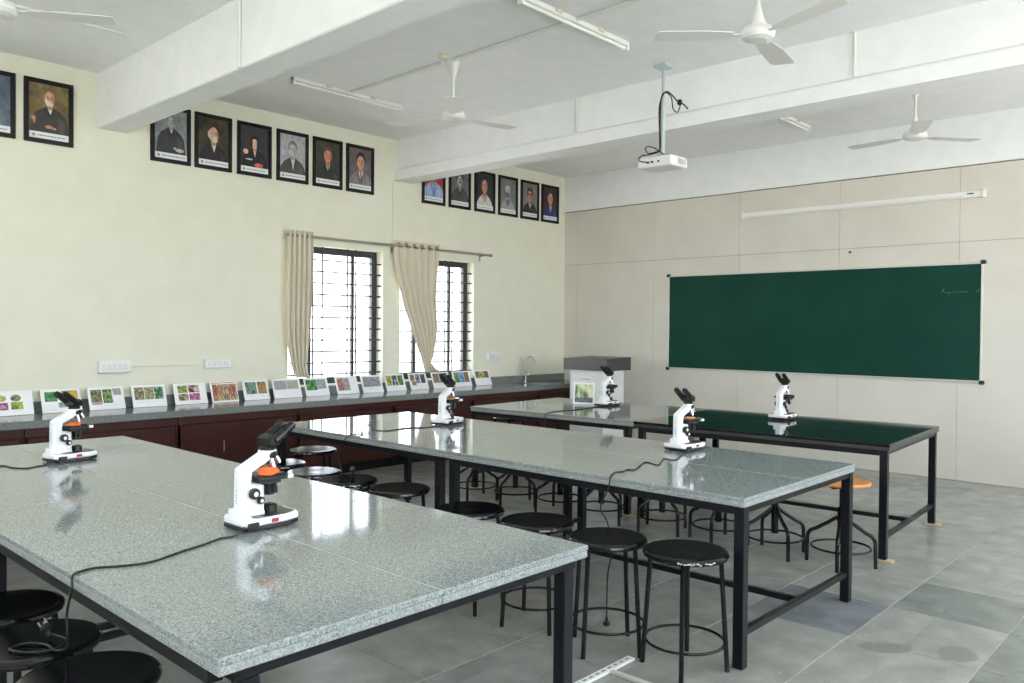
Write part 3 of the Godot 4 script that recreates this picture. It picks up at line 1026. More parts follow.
func microscope(label: String, at: Vector3, a_deg: float, head: float, cloth: int, cloth_h := 0.01) -> void:
	# local: +x is the front (stage side), y up; head = direction of the eyepieces (0 front, 180 rear)
	var o := thing("microscope", label, "microscope", at, deg_to_rad(90.0 + a_deg), "white laboratory microscopes")
	# base
	var b := MB.new()
	var foot := PackedVector2Array([Vector2(-0.125, -0.062), Vector2(-0.112, -0.086), Vector2(0.06, -0.086), Vector2(0.112, -0.066), Vector2(0.125, -0.04), Vector2(0.125, 0.04), Vector2(0.112, 0.066), Vector2(0.06, 0.086), Vector2(-0.112, 0.086), Vector2(-0.125, 0.062)])
	var lay := Transform3D(Basis(Vector3(1, 0, 0), Vector3(0, 0, 1), Vector3(0, 1, 0)), Vector3.ZERO)
	b.prism(foot, 0.006, 0.02, 0.002, lay)
	var base := obj("base_tray", b, M.scope_black, o)
	for q in [[-0.095, -0.05], [-0.095, 0.05], [0.09, -0.045], [0.09, 0.045]]:
		var ft := MB.new()
		ft.rod(Vector3(q[0], 0, q[1]), Vector3(q[0], 0.008, q[1]), 0.011, 10)
		obj("rubber_foot", ft, M.scope_black, base)
	b = MB.new()
	b.prism(foot, 0.02, 0.047, 0.006, lay)
	b.prism(PackedVector2Array([Vector2(-0.128, 0.045), Vector2(-0.01, 0.045), Vector2(-0.01, 0.062), Vector2(-0.07, 0.078), Vector2(-0.124, 0.078)]), -0.036, 0.036, 0.006)
	obj("base", b, M.scope_white, o)
	b = MB.new()
	b.prism(PackedVector2Array([Vector2(-0.07, -0.072), Vector2(0.052, -0.072), Vector2(0.106, -0.046), Vector2(0.106, 0.046), Vector2(0.052, 0.072), Vector2(-0.07, 0.072)]), 0.0465, 0.0495, 0.001, lay)
	obj("base_plate", b, M.scope_black, o)
	b = MB.new()
	b.box(Vector3(0.0, 0.034, 0.0865), Vector3(0.03, 0.014, 0.006), 0.002)
	obj("power_switch", b, M.red, o)
	b = MB.new()
	b.box(Vector3(-0.09, 0.026, 0.086), Vector3(0.045, 0.022, 0.018), 0.004)
	obj("power_inlet", b, M.scope_black, o)
	# arm
	b = MB.new()
	b.prism(PackedVector2Array([Vector2(-0.11, 0.06), Vector2(-0.108, 0.222), Vector2(-0.1, 0.23), Vector2(-0.012, 0.277), Vector2(-0.01, 0.287), Vector2(0.046, 0.287), Vector2(0.048, 0.27), Vector2(0.0, 0.238), Vector2(-0.056, 0.21), Vector2(-0.06, 0.168), Vector2(-0.008, 0.162), Vector2(-0.006, 0.06)]), -0.024, 0.024, 0.006)
	var arm := obj("arm", b, M.scope_white, o)
	b = MB.new()
	b.picture(Vector3(-0.1102, 0.085, -0.011), Vector3(0, 0, 0.022), Vector3(0, 0.115, 0))
	b.box(Vector3(-0.1095, 0.1425, 0.0), Vector3(0.001, 0.115, 0.022))
	obj("maker_print", b, M.scope_print, arm)
	# focus knobs, both sides
	for s: float in [-1.0, 1.0]:
		for q in [[-0.058, 0.132, 0.021, 0.026], [-0.03, 0.103, 0.015, 0.02]]:
			b = MB.new()
			var t := Transform3D(Basis(Vector3(1, 0, 0), s * PI / 2), Vector3(q[0], q[1], 0.025 * s))
			b.lathe([Vector2(0, q[3]), Vector2(q[2] * 0.5, q[3]), Vector2(q[2] * 0.55, q[3] - 0.003), Vector2(q[2] * 0.85, q[3] - 0.003), Vector2(q[2], q[3] - 0.006), Vector2(q[2], 0.008), Vector2(q[2] * 0.7, 0.006), Vector2(q[2] * 0.7, 0.0)], 20, t)
			var kn := obj("focus_knob", b, M.scope_black, o)
			b = MB.new()
			b.lathe([Vector2(0, q[3] + 0.001), Vector2(q[2] * 0.42, q[3] + 0.001), Vector2(q[2] * 0.45, q[3] - 0.001)], 16, t)
			obj("knob_cap", b, M.scope_white, kn)
	# head
	b = MB.new()
	b.lathe([Vector2(0, 0.3), Vector2(0.028, 0.3), Vector2(0.03, 0.296), Vector2(0.03, 0.286)], 24, Transform3D(Basis.IDENTITY, Vector3(0.018, 0, 0)))
	obj("head_mount", b, M.scope_black, o)
	var hd := Transform3D(Basis(Vector3.UP, deg_to_rad(head)), Vector3(0.018, 0.3, 0))
	b = MB.new()
	b.prism(PackedVector2Array([Vector2(-0.024, 0.0), Vector2(0.022, 0.0), Vector2(0.04, 0.013), Vector2(0.03, 0.044), Vector2(-0.004, 0.042), Vector2(-0.024, 0.03)]), -0.04, 0.04, 0.008, hd)
	obj("prism_housing", b, M.scope_black, o)
	var dir := Vector3(cos(0.6), sin(0.6), 0)
	for s: float in [-1.0, 1.0]:
		b = MB.new()
		var p0 := Vector3(0.02, 0.026, 0.029 * s)
		b.rod(hd * (p0 - dir * 0.012), hd * (p0 + dir * 0.04), 0.018, 16)
		b.rod(hd * (p0 + dir * 0.04), hd * (p0 + dir * 0.066), 0.0155, 16)
		b.rod(hd * (p0 + dir * 0.046), hd * (p0 + dir * 0.052), 0.018, 16)
		var ep := obj("eyepiece_tube", b, M.scope_black, o)
		b = MB.new()
		b.rod(hd * (p0 + dir * 0.066), hd * (p0 + dir * 0.083), 0.0175, 16)
		b.rod(hd * (p0 + dir * 0.083), hd * (p0 + dir * 0.092), 0.0175, 16, 0.0145)
		obj("eyepiece", b, M.scope_black, ep)
	# nosepiece and objectives
	var nose := Transform3D(Basis(Vector3(0, 0, 1), 0.3), Vector3(0.03, 0.266, 0))
	b = MB.new()
	b.lathe([Vector2(0, 0.012), Vector2(0.026, 0.012), Vector2(0.03, 0.004), Vector2(0.03, -0.006), Vector2(0.022, -0.014), Vector2(0, -0.014)], 24, nose)
	var np := obj("nosepiece", b, M.scope_black, o)
	for k in 4:
		var a := TAU * k / 4 + 0.5
		var p := Vector3(cos(a) * 0.016, -0.01, sin(a) * 0.016)
		var d := Vector3(cos(a) * 0.28, -1, sin(a) * 0.28).normalized()
		var ln: float = [0.034, 0.044, 0.028, 0.04][k]
		b = MB.new()
		b.rod(nose * p, nose * (p + d * ln * 0.75), 0.0105, 12)
		b.rod(nose * (p + d * ln * 0.75), nose * (p + d * ln), 0.0105, 12, 0.005)
		obj("objective", b, M.chrome, np)
	# stage, slide clip, condenser, lamp
	b = MB.new()
	b.box(Vector3(0.016, 0.186, 0), Vector3(0.125, 0.018, 0.13), 0.003)
	b.box(Vector3(0.0, 0.172, 0), Vector3(0.06, 0.014, 0.06), 0.002)
	b.box(Vector3(0.0, 0.172, 0.055), Vector3(0.08, 0.012, 0.014), 0.002)
	var stage := obj("stage", b, M.scope_black, o)
	b = MB.new()
	b.box(Vector3(0.045, 0.199, 0.02), Vector3(0.03, 0.007, 0.09), 0.002)
	b.box(Vector3(0.065, 0.184, 0.064), Vector3(0.03, 0.014, 0.008), 0.002)
	obj("slide_holder", b, M.chrome if cloth == 2 else M.scope_black, stage)
	b = MB.new()
	b.box(Vector3(0.076, 0.186, 0.066), Vector3(0.024, 0.015, 0.012), 0.002)
	obj("stage_label", b, M.scope_white, stage)
	b = MB.new()
	b.rod(Vector3(0.03, 0.18, 0.035), Vector3(0.03, 0.125, 0.035), 0.008, 10)
	b.rod(Vector3(0.03, 0.15, 0.035), Vector3(0.03, 0.125, 0.035), 0.011, 12)
	obj("stage_drive", b, M.scope_black, stage)
	b = MB.new()
	b.rod(Vector3(0.028, 0.175, 0), Vector3(0.028, 0.115, 0), 0.02, 16)
	b.rod(Vector3(0.028, 0.16, 0), Vector3(0.028, 0.15, 0), 0.026, 16)
	obj("condenser", b, M.scope_black, o)
	b = MB.new()
	b.lathe([Vector2(0, 0.078), Vector2(0.018, 0.08), Vector2(0.027, 0.076), Vector2(0.028, 0.05)], 20, Transform3D(Basis.IDENTITY, Vector3(0.03, 0, 0)))
	obj("field_lamp", b, M.scope_black, o)
	# orange dust cloth bunched on the stage
	if cloth > 0:
		var nz := FastNoiseLite.new()
		nz.seed = 50 + cloth + int(at.x * 10)
		nz.frequency = 22.0
		b = MB.new()
		var big := 0.85 if cloth == 1 else 0.75
		var prof: Array
		var rings := 9
		var segs := 20
		var grid := []
		for i in rings + 1:
			var row := []
			var t := float(i) / rings
			for k in segs:
				var a := TAU * k / segs
				var rr := 0.042 * big * sin(t * PI * 0.5)
				var p := Vector3(0.008 + rr * cos(a) * 1.25, 0.197 + cloth_h * (1.0 - t * t), 0.02 + rr * sin(a))
				var w := nz.get_noise_3d(p.x, p.y, p.z)
				p.y += 0.5 * cloth_h * w * sin(t * PI)
				p.x += 0.014 * nz.get_noise_3d(p.z, p.x, 1.0) * t
				p.z += 0.014 * nz.get_noise_3d(p.x, p.z, 4.0) * t
				row.append(p)
			grid.append(row)
		for i in rings:
			for k in segs:
				var l := (k + 1) % segs
				b.quad(grid[i][k], grid[i][l], grid[i + 1][l], grid[i + 1][k], Vector3(0.005, 0.18, 0.02))
		var cl := obj("dust_cloth", b, M.orange if cloth == 1 else M.tan_orange, o)
		cl.set_meta("label", "orange cloth bunched on the stage")

func build_microscopes() -> void:
	M.scope_print = scope_print()
	microscope("white microscope with black eyepieces on the near table, largest in the photo", Vector3(4.722, TOP, 7.592), 1.0, 6.0, 1, 0.026)
	microscope("white microscope standing in front of the leaning cards at the far left", Vector3(2.62, TOP, 7.56), 9.0, 197.0, 1, 0.016)
	microscope("white microscope with an orange cloth on the left half of the middle table", Vector3(2.864, TOP_MID, 4.92), 12.0, 188.0, 2)
	microscope("white microscope on the right half of the middle table, in front of the black table", Vector3(4.869, TOP_MID, 4.757), -5.0, 184.0, 2)
	microscope("small white microscope on the far grey table in front of the lectern", Vector3(2.826, TOP_FAR, 2.776), 2.0, 180.0, 0)
	microscope("small white microscope standing on the black granite table", Vector3(4.55, TOP_FAR, 2.653), 1.0, 180.0, 0)

func smooth_path(p: Array, per := 5) -> Array:
	var out := []
	for i in p.size() - 1:
		var a: Vector3 = p[max(i - 1, 0)]
		var b: Vector3 = p[i]
		var c: Vector3 = p[i + 1]
		var d: Vector3 = p[min(i + 2, p.size() - 1)]
		for k in per:
			out.append(b.cubic_interpolate(c, a, d, float(k) / per))
	out.append(p[-1])
	return out

func cord(label: String, p: Array, rad := 0.0038) -> Node3D:
	var o := thing("power_cord", label, "cord", Vector3.ZERO, 0.0, "microscope power cords")
	var b := MB.new()
	b.tube(smooth_path(p), rad, 8)
	obj("cable", b, M.black_plastic, o)
	return o

func plug(parent: Node3D, at: Vector3, b3: Basis) -> void:
	var t := Transform3D(b3, at)
	var b := MB.new()
	b.box(Vector3(0, 0.02, 0), Vector3(0.03, 0.024, 0.03), 0.006, t)
	b.box(Vector3(0, -0.002, 0), Vector3(0.014, 0.026, 0.014), 0.004, t)
	var body := obj("plug", b, M.black_plastic, parent)
	for q in [[-0.01, -0.008], [0.01, -0.008], [0.0, 0.01]]:
		b = MB.new()
		b.rod(t * Vector3(q[0], 0.03, q[1]), t * Vector3(q[0], 0.048, q[1]), 0.0028, 8)
		obj("pin", b, M.rod, body)

func build_cords() -> void:
	var y := TOP + 0.0039
	var c := cord("black cord from the near microscope, over the table edge to a stool", [Vector3(4.81, TOP + 0.026, 7.715), Vector3(4.815, y, 7.76), Vector3(4.808, y, 7.81), Vector3(4.842, y, 7.882), Vector3(4.878, y, 7.986), Vector3(4.923, y, 8.105), Vector3(4.90, y, 8.188), Vector3(4.865, y, 8.25), Vector3(4.875, y, 8.3), Vector3(4.9, TOP + 0.002, 8.326), Vector3(4.92, 0.735, 8.334), Vector3(4.90, 0.69, 8.336), Vector3(4.89, 0.65, 8.338), Vector3(4.90, 0.6, 8.34), Vector3(4.885, 0.55, 8.34), Vector3(4.85, 0.5395, 8.36), Vector3(4.79, 0.5395, 8.36), Vector3(4.73, 0.5395, 8.40), Vector3(4.745, 0.5395, 8.45), Vector3(4.81, 0.5395, 8.42), Vector3(4.84, 0.5395, 8.36), Vector3(4.80, 0.545, 8.31), Vector3(4.74, 0.552, 8.33)])
	plug(c, Vector3(4.725, 0.553, 8.335), Basis(Vector3(0.3, 0, 1).normalized(), 0.9))
	y = TOP_MID + 0.0039
	c = cord("black cord zigzagging from the right-hand microscope to the floor", [Vector3(4.957, TOP_MID + 0.026, 4.872), Vector3(4.965, y, 4.92), Vector3(4.981, y, 4.996), Vector3(5.055, y, 5.19), Vector3(4.985, y, 5.2), Vector3(5.078, y, 5.40), Vector3(4.975, y, 5.37), Vector3(5.07, y, 5.61), Vector3(5.041, y, 5.645), Vector3(5.062, y, 5.712), Vector3(5.045, y, 5.76), Vector3(5.1, TOP_MID + 0.003, 5.872), Vector3(5.095, 0.722, 5.882), Vector3(5.055, 0.641, 5.884), Vector3(5.05, 0.6, 5.884), Vector3(5.08, 0.566, 5.884), Vector3(5.10, 0.521, 5.884), Vector3(5.12, 0.405, 5.88), Vector3(5.095, 0.289, 5.88), Vector3(5.09, 0.1, 5.88), Vector3(5.09, 0.06, 5.88)])
	plug(c, Vector3(5.09, 0.052, 5.88), Basis(Vector3(1, 0, 0), PI))
	c = cord("black cord with a plug across the middle table to a stool", [Vector3(2.93, TOP_MID + 0.026, 5.045), Vector3(2.93, y, 5.09), Vector3(2.925, y, 5.23), Vector3(2.86, y, 5.34), Vector3(2.89, y, 5.53), Vector3(2.81, y, 5.58), Vector3(2.70, TOP_MID + 0.03, 5.56), Vector3(2.80, y, 5.70), Vector3(2.94, y, 5.8), Vector3(2.90, TOP_MID + 0.003, 5.872), Vector3(2.84, 0.735, 5.882), Vector3(2.81, 0.686, 5.884), Vector3(2.79, 0.627, 5.886), Vector3(2.82, 0.58, 5.90), Vector3(2.94, 0.56, 5.97), Vector3(3.0, 0.5395, 6.0), Vector3(3.07, 0.545, 6.0)])
	plug(c, Vector3(3.1, 0.553, 5.99), Basis(Vector3(1, 0, 0), 0.3))
	y = TOP_FAR + 0.0039
	cord("black cord running off the far grey table by the lectern", [Vector3(2.91, TOP_FAR + 0.026, 2.89), Vector3(2.91, y, 2.94), Vector3(2.87, y, 3.08), Vector3(2.90, y, 3.37), Vector3(2.865, y, 3.55), Vector3(2.87, y, 3.7), Vector3(2.94, TOP_FAR + 0.003, 3.852), Vector3(2.95, 0.735, 3.862), Vector3(2.95, 0.6, 3.866), Vector3(2.94, 0.4, 3.87)])
	y = TOP + 0.0039
	cord("black cord looping from the microscope at the far left", [Vector3(2.69, TOP + 0.026, 7.685), Vector3(2.72, y, 7.72), Vector3(2.74, y, 7.77), Vector3(2.77, y, 7.83), Vector3(2.70, y, 7.87), Vector3(2.60, y, 7.89), Vector3(2.62, y, 7.97), Vector3(2.5, y, 8.1), Vector3(2.3, y, 8.15)])

# ------------------------------------------------------------------ printed cards on the counter
# blotchy photograph of plants or cells in three colours
func paint_photo(im: Image, x0: int, y0: int, w: int, h: int, cols: Array, seed_: int, freq: float, stretch := 1.0, round_ := false) -> void:
	var nz := FastNoiseLite.new()
	nz.seed = seed_
	nz.frequency = freq * 0.6
	nz.fractal_octaves = 4
	for y in h:
		for x in w:
			if round_:
				var dx := (x - w * 0.5 + 0.5) / (w * 0.5)
				var dy := (y - h * 0.5 + 0.5) / (h * 0.5)
				if dx * dx + dy * dy > 1.0:
					continue
			var t := clampf(nz.get_noise_2d(x * stretch, y) * 0.95 + 0.5, 0.0, 0.999)
			var s := t * (cols.size() - 1)
			var i := int(s)
			var c: Color = cols[i].lerp(cols[i + 1], s - i)
			var g := c.get_luminance()
			im.set_pixel(x0 + x, y0 + y, Color(lerpf(g, c.r, 0.72) * 0.93, lerpf(g, c.g, 0.72) * 0.93, lerpf(g, c.b, 0.72) * 0.93))

func card_material(photos: Array, strokes: Array, seed_: int, banner = null) -> StandardMaterial3D:
	var im := Image.create(120, 80, false, Image.FORMAT_RGB8)
	im.fill(rgb(238, 239, 241))
	var k := 0
	for p in photos:
		paint_photo(im, p[0], p[1], p[2], p[3], p[4], seed_ * 7 + k, p[5] if p.size() > 5 else 0.1, p[6] if p.size() > 6 else 1.0, p[7] if p.size() > 7 else false)
		k += 1
	var rn := RandomNumberGenerator.new()
	rn.seed = seed_
	for s in strokes:   # [x, y, width] lines of small print
		var x: int = s[0]
		while x < s[0] + s[2]:
			var w := rn.randi_range(2, 5)
			im.fill_rect(Rect2i(x, s[1], w, 1), rgb(176, 178, 182))
			x += w + 1
	if banner != null:
		im.fill_rect(Rect2i(0, 0, 120, 7), rgb(238, 239, 241))
		im.fill_rect(Rect2i(6, 2, 108, 3), banner)
	var m := mat(Color.WHITE, 0.3)
	m.albedo_texture = ImageTexture.create_from_image(im)
	return m

func card(label: String, at: Vector3, turn: float, w: float, h: float, lean: float, m: Material, group := "cards leaning along the counter") -> void:
	# local: x to the right along the card, z towards the reader; the foot of the card is at the origin
	var o := thing("picture_card", label, "card", at, turn, group)
	var t := Transform3D(Basis(Vector3(1, 0, 0), -lean), Vector3(0, 0.0015, 0))
	var b := MB.new()
	b.box(Vector3(0, h / 2, 0), Vector3(w, h, 0.006), 0.001, t)
	obj("board", b, M.card_white, o)
	b = MB.new()
	b.box(Vector3(0, h / 2, 0.00325), Vector3(w - 0.006, h - 0.006, 0.0005), 0.0, t)
	b.picture(t * Vector3(-w / 2 + 0.003, 0.003, 0.0037), t.basis * Vector3(w - 0.006, 0, 0), t.basis * Vector3(0, h - 0.006, 0))
	obj("printed_sheet", b, m, o)

func build_cards() -> void:
	var G := [rgb(30, 70, 24), rgb(86, 134, 48), rgb(160, 188, 90)]
	var Y := [rgb(70, 120, 40), rgb(190, 180, 40), rgb(240, 215, 80)]
	var P := [rgb(110, 30, 90), rgb(190, 80, 140), rgb(232, 170, 196)]
	var B := [rgb(60, 80, 120), rgb(110, 140, 190), rgb(190, 205, 225)]
	var W := [rgb(132, 134, 140), rgb(166, 168, 173), rgb(200, 201, 205)]
	var R := [rgb(120, 50, 40), rgb(190, 110, 90), rgb(228, 190, 170)]
	var O := [rgb(92, 74, 40), rgb(150, 130, 80), rgb(206, 190, 140)]
	var K := [rgb(24, 26, 30), rgb(70, 66, 60), rgb(130, 120, 100)]
	var specs := [
		["card with two round fruit pictures above a pink and a green one", [[14, 12, 32, 22, [rgb(150, 180, 40), rgb(214, 212, 130), rgb(210, 90, 90)], 0.06, 1.0, true], [58, 12, 30, 22, [rgb(120, 110, 60), rgb(176, 176, 110), rgb(80, 60, 90)], 0.07, 1.0, true], [16, 38, 34, 24, P, 0.1], [58, 36, 34, 25, [rgb(60, 110, 20), rgb(130, 180, 30), rgb(220, 230, 70)], 0.05]], [[62, 66, 30]]],
		["card with a green leaf and a yellow flower behind the left microscope", [[10, 8, 38, 34, [rgb(20, 90, 40), rgb(50, 150, 60), rgb(120, 190, 100)], 0.05], [62, 6, 50, 32, [rgb(80, 140, 30), rgb(220, 190, 20), rgb(240, 170, 30)], 0.03], [50, 46, 40, 18, W, 0.08]], [[12, 70, 30]]],
		["card with two tall plant pictures and a small grey diagram at its right", [[8, 8, 36, 50, [rgb(60, 60, 40), rgb(120, 130, 60), rgb(190, 150, 110)], 0.12], [48, 8, 32, 50, [rgb(40, 70, 30), rgb(110, 150, 60), rgb(170, 190, 120)], 0.1], [84, 6, 28, 24, W, 0.1], [10, 52, 34, 10, [rgb(200, 140, 160), rgb(226, 190, 200)], 0.2]], [[50, 66, 50]]],
		["card with three upright green and brown plant pictures in a row", [[8, 7, 34, 46, O, 0.12], [44, 7, 34, 46, [rgb(110, 110, 70), rgb(160, 160, 100), rgb(196, 190, 140)], 0.14], [80, 7, 32, 46, [rgb(20, 70, 40), rgb(60, 130, 80), rgb(180, 220, 180)], 0.09]], [[20, 62, 40]]],
		["card with four small pictures, the lower right one magenta", [[14, 8, 36, 28, [rgb(70, 100, 20), rgb(150, 180, 60), rgb(170, 170, 120)], 0.08], [54, 8, 40, 28, [rgb(30, 24, 20), rgb(210, 150, 110), rgb(240, 220, 190)], 0.05], [14, 40, 36, 26, O, 0.1], [54, 40, 40, 26, [rgb(150, 30, 100), rgb(206, 80, 150), rgb(236, 170, 200)], 0.12]], [[40, 72, 40]]],
		["card with wavy grey, red and yellow stripes under a red heading", [[6, 9, 112, 66, [rgb(90, 110, 90), rgb(200, 196, 180), rgb(170, 60, 40), rgb(220, 200, 120), rgb(210, 110, 30)], 0.018, 3.0]], [], rgb(196, 60, 60)],
		["card with a bluish leaf picture and an orange flower picture", [[12, 6, 52, 50, [rgb(40, 80, 70), rgb(120, 160, 180), rgb(110, 160, 60)], 0.06], [70, 6, 42, 50, [rgb(110, 100, 40), rgb(190, 170, 90), rgb(214, 90, 60)], 0.08]], [[12, 64, 30], [74, 64, 20]]],
		["card with one wide pale strip of grey twig pictures", [[6, 6, 54, 38, W, 0.16, 2.0], [62, 6, 50, 38, [rgb(150, 150, 140), rgb(196, 196, 186), rgb(170, 180, 90)], 0.14]], [[82, 60, 24]]],
		["card with a bright green leaf picture beside a grey one", [[6, 8, 56, 46, [rgb(24, 70, 40), rgb(70, 150, 70), rgb(120, 190, 80)], 0.06], [64, 8, 46, 42, W, 0.1]], [[80, 60, 26]]],
		["card with a reddish stem picture and small print at its right", [[8, 8, 30, 56, R, 0.1, 2.0], [38, 8, 36, 56, [rgb(150, 140, 140), rgb(206, 190, 190)], 0.1]], [[82, 26, 26], [82, 32, 26]]],
		["card with a wide lilac-grey picture of upright stems", [[8, 8, 102, 46, [rgb(96, 88, 110), rgb(160, 152, 176), rgb(214, 210, 224)], 0.12, 2.5]], [[30, 64, 50]]],
		["card with three green and black leaf pictures under the window pier", [[8, 6, 30, 48, Y, 0.08], [42, 6, 34, 48, [rgb(30, 50, 50), rgb(90, 110, 110), rgb(210, 214, 210)], 0.06], [80, 6, 30, 48, G, 0.07]], [[30, 64, 40]]],
		["card with four brown, lilac and dark pictures under the twisted curtain", [[8, 6, 28, 34, O, 0.1], [42, 6, 30, 44, [rgb(90, 80, 140), rgb(150, 140, 190), rgb(200, 180, 150)], 0.08], [78, 6, 30, 44, K, 0.1], [14, 42, 28, 18, [rgb(150, 100, 60), rgb(206, 160, 120)], 0.1]], [[60, 66, 40]]],
		["card with brownish pictures behind the middle microscope's eyepieces", [[8, 6, 40, 48, O, 0.1, 2.0], [52, 6, 56, 48, K, 0.08]], [[30, 64, 40]]],
		["card with green, bright blue and orange-brown pictures side by side", [[8, 6, 34, 52, [rgb(40, 110, 50), rgb(90, 170, 80), rgb(150, 200, 140)], 0.06], [44, 6, 32, 52, [rgb(60, 120, 210), rgb(110, 160, 230), rgb(140, 180, 240)], 0.05], [78, 6, 32, 52, [rgb(90, 110, 50), rgb(170, 120, 80), rgb(150, 90, 60)], 0.1]], [[30, 66, 40]]],
		["last card of the row before the tap, with olive and brown pictures", [[10, 5, 32, 36, [rgb(80, 90, 20), rgb(140, 140, 40), rgb(180, 170, 80)], 0.08], [44, 5, 30, 36, Y, 0.08], [76, 5, 34, 36, [rgb(120, 70, 60), rgb(160, 110, 90), rgb(120, 120, 60)], 0.08]], [[14, 60, 50]]]]
	# place along the counter: [far end, near end] in z
	var ends := [[7.0, 7.31], [6.63, 6.935], [6.265, 6.57], [5.9, 6.2], [5.505, 5.82], [5.185, 5.46], [4.845, 5.125], [4.47, 4.795], [4.125, 4.42], [3.73, 4.03], [3.395, 3.685], [3.06, 3.35], [2.705, 2.995], [2.34, 2.635], [1.98, 2.285], [1.615, 1.915]]
	var rn := RandomNumberGenerator.new()
	rn.seed = 77
	for i in specs.size():
		var s: Array = specs[i]
		var m := card_material(s[1], s[2], i + 1, s[3] if s.size() > 3 else null)
		var e: Array = ends[i]
		card(s[0], Vector3(0.125, TOP_COUNTER, (e[0] + e[1]) / 2.0), PI / 2 + rn.randf_range(-0.05, 0.05), e[1] - e[0], 0.205, 0.36, m)
	var pm := card_material([[8, 6, 104, 68, [rgb(40, 70, 60), rgb(150, 190, 80), rgb(226, 226, 150), rgb(236, 240, 236)], 0.02, 1.6], [8, 56, 104, 18, [rgb(40, 48, 66), rgb(90, 100, 110)], 0.1]], [], 60)
	card("white-edged yellow and green picture standing on the far grey table before the lectern", Vector3(2.60, TOP_FAR, 2.873), deg_to_rad(19.5), 0.22, 0.215, 0.12, pm, "standing picture")

# ------------------------------------------------------------------ framed portraits high on the wall
func ell(im: Image, cx: float, cy: float, rx: float, ry: float, c: Color) -> void:
	var w := im.get_width()
	var h := im.get_height()
	for y in range(max(0, int((cy - ry) * h)), min(h, int((cy + ry) * h) + 2)):
		for x in range(max(0, int((cx - rx) * w)), min(w, int((cx + rx) * w) + 2)):
			var dx := ((x + 0.5) / w - cx) / rx
			var dy := ((y + 0.5) / h - cy) / ry
			var d := sqrt(dx * dx + dy * dy)
			if d < 1.0:
				var a := clampf((1.0 - d) * rx * w * 0.7, 0.0, 1.0)
				im.set_pixel(x, y, im.get_pixel(x, y).lerp(c, a))

func ell_soft(im: Image, cx: float, cy: float, rx: float, ry: float, c: Color) -> void:
	var w := im.get_width()
	var h := im.get_height()
	for y in range(max(0, int((cy - ry) * h)), min(h, int((cy + ry) * h) + 2)):
		for x in range(max(0, int((cx - rx) * w)), min(w, int((cx + rx) * w) + 2)):
			var d := Vector2(((x + 0.5) / w - cx) / rx, ((y + 0.5) / h - cy) / ry).length()
			if d < 1.0:
				im.set_pixel(x, y, im.get_pixel(x, y).lerp(c, 0.6 * (1.0 - d)))

func poly(im: Image, pts: Array, c: Color) -> void:
	var w := im.get_width()
	var h := im.get_height()
	var pp := PackedVector2Array()
	for p in pts:
		pp.append(Vector2(p[0] * w, p[1] * h))
	for y in h:
		for x in w:
			if Geometry2D.is_point_in_polygon(Vector2(x + 0.5, y + 0.5), pp):
				im.set_pixel(x, y, c)

func mixed(a: Color, b: Color, t: float) -> Color:
	return a.lerp(b, t)

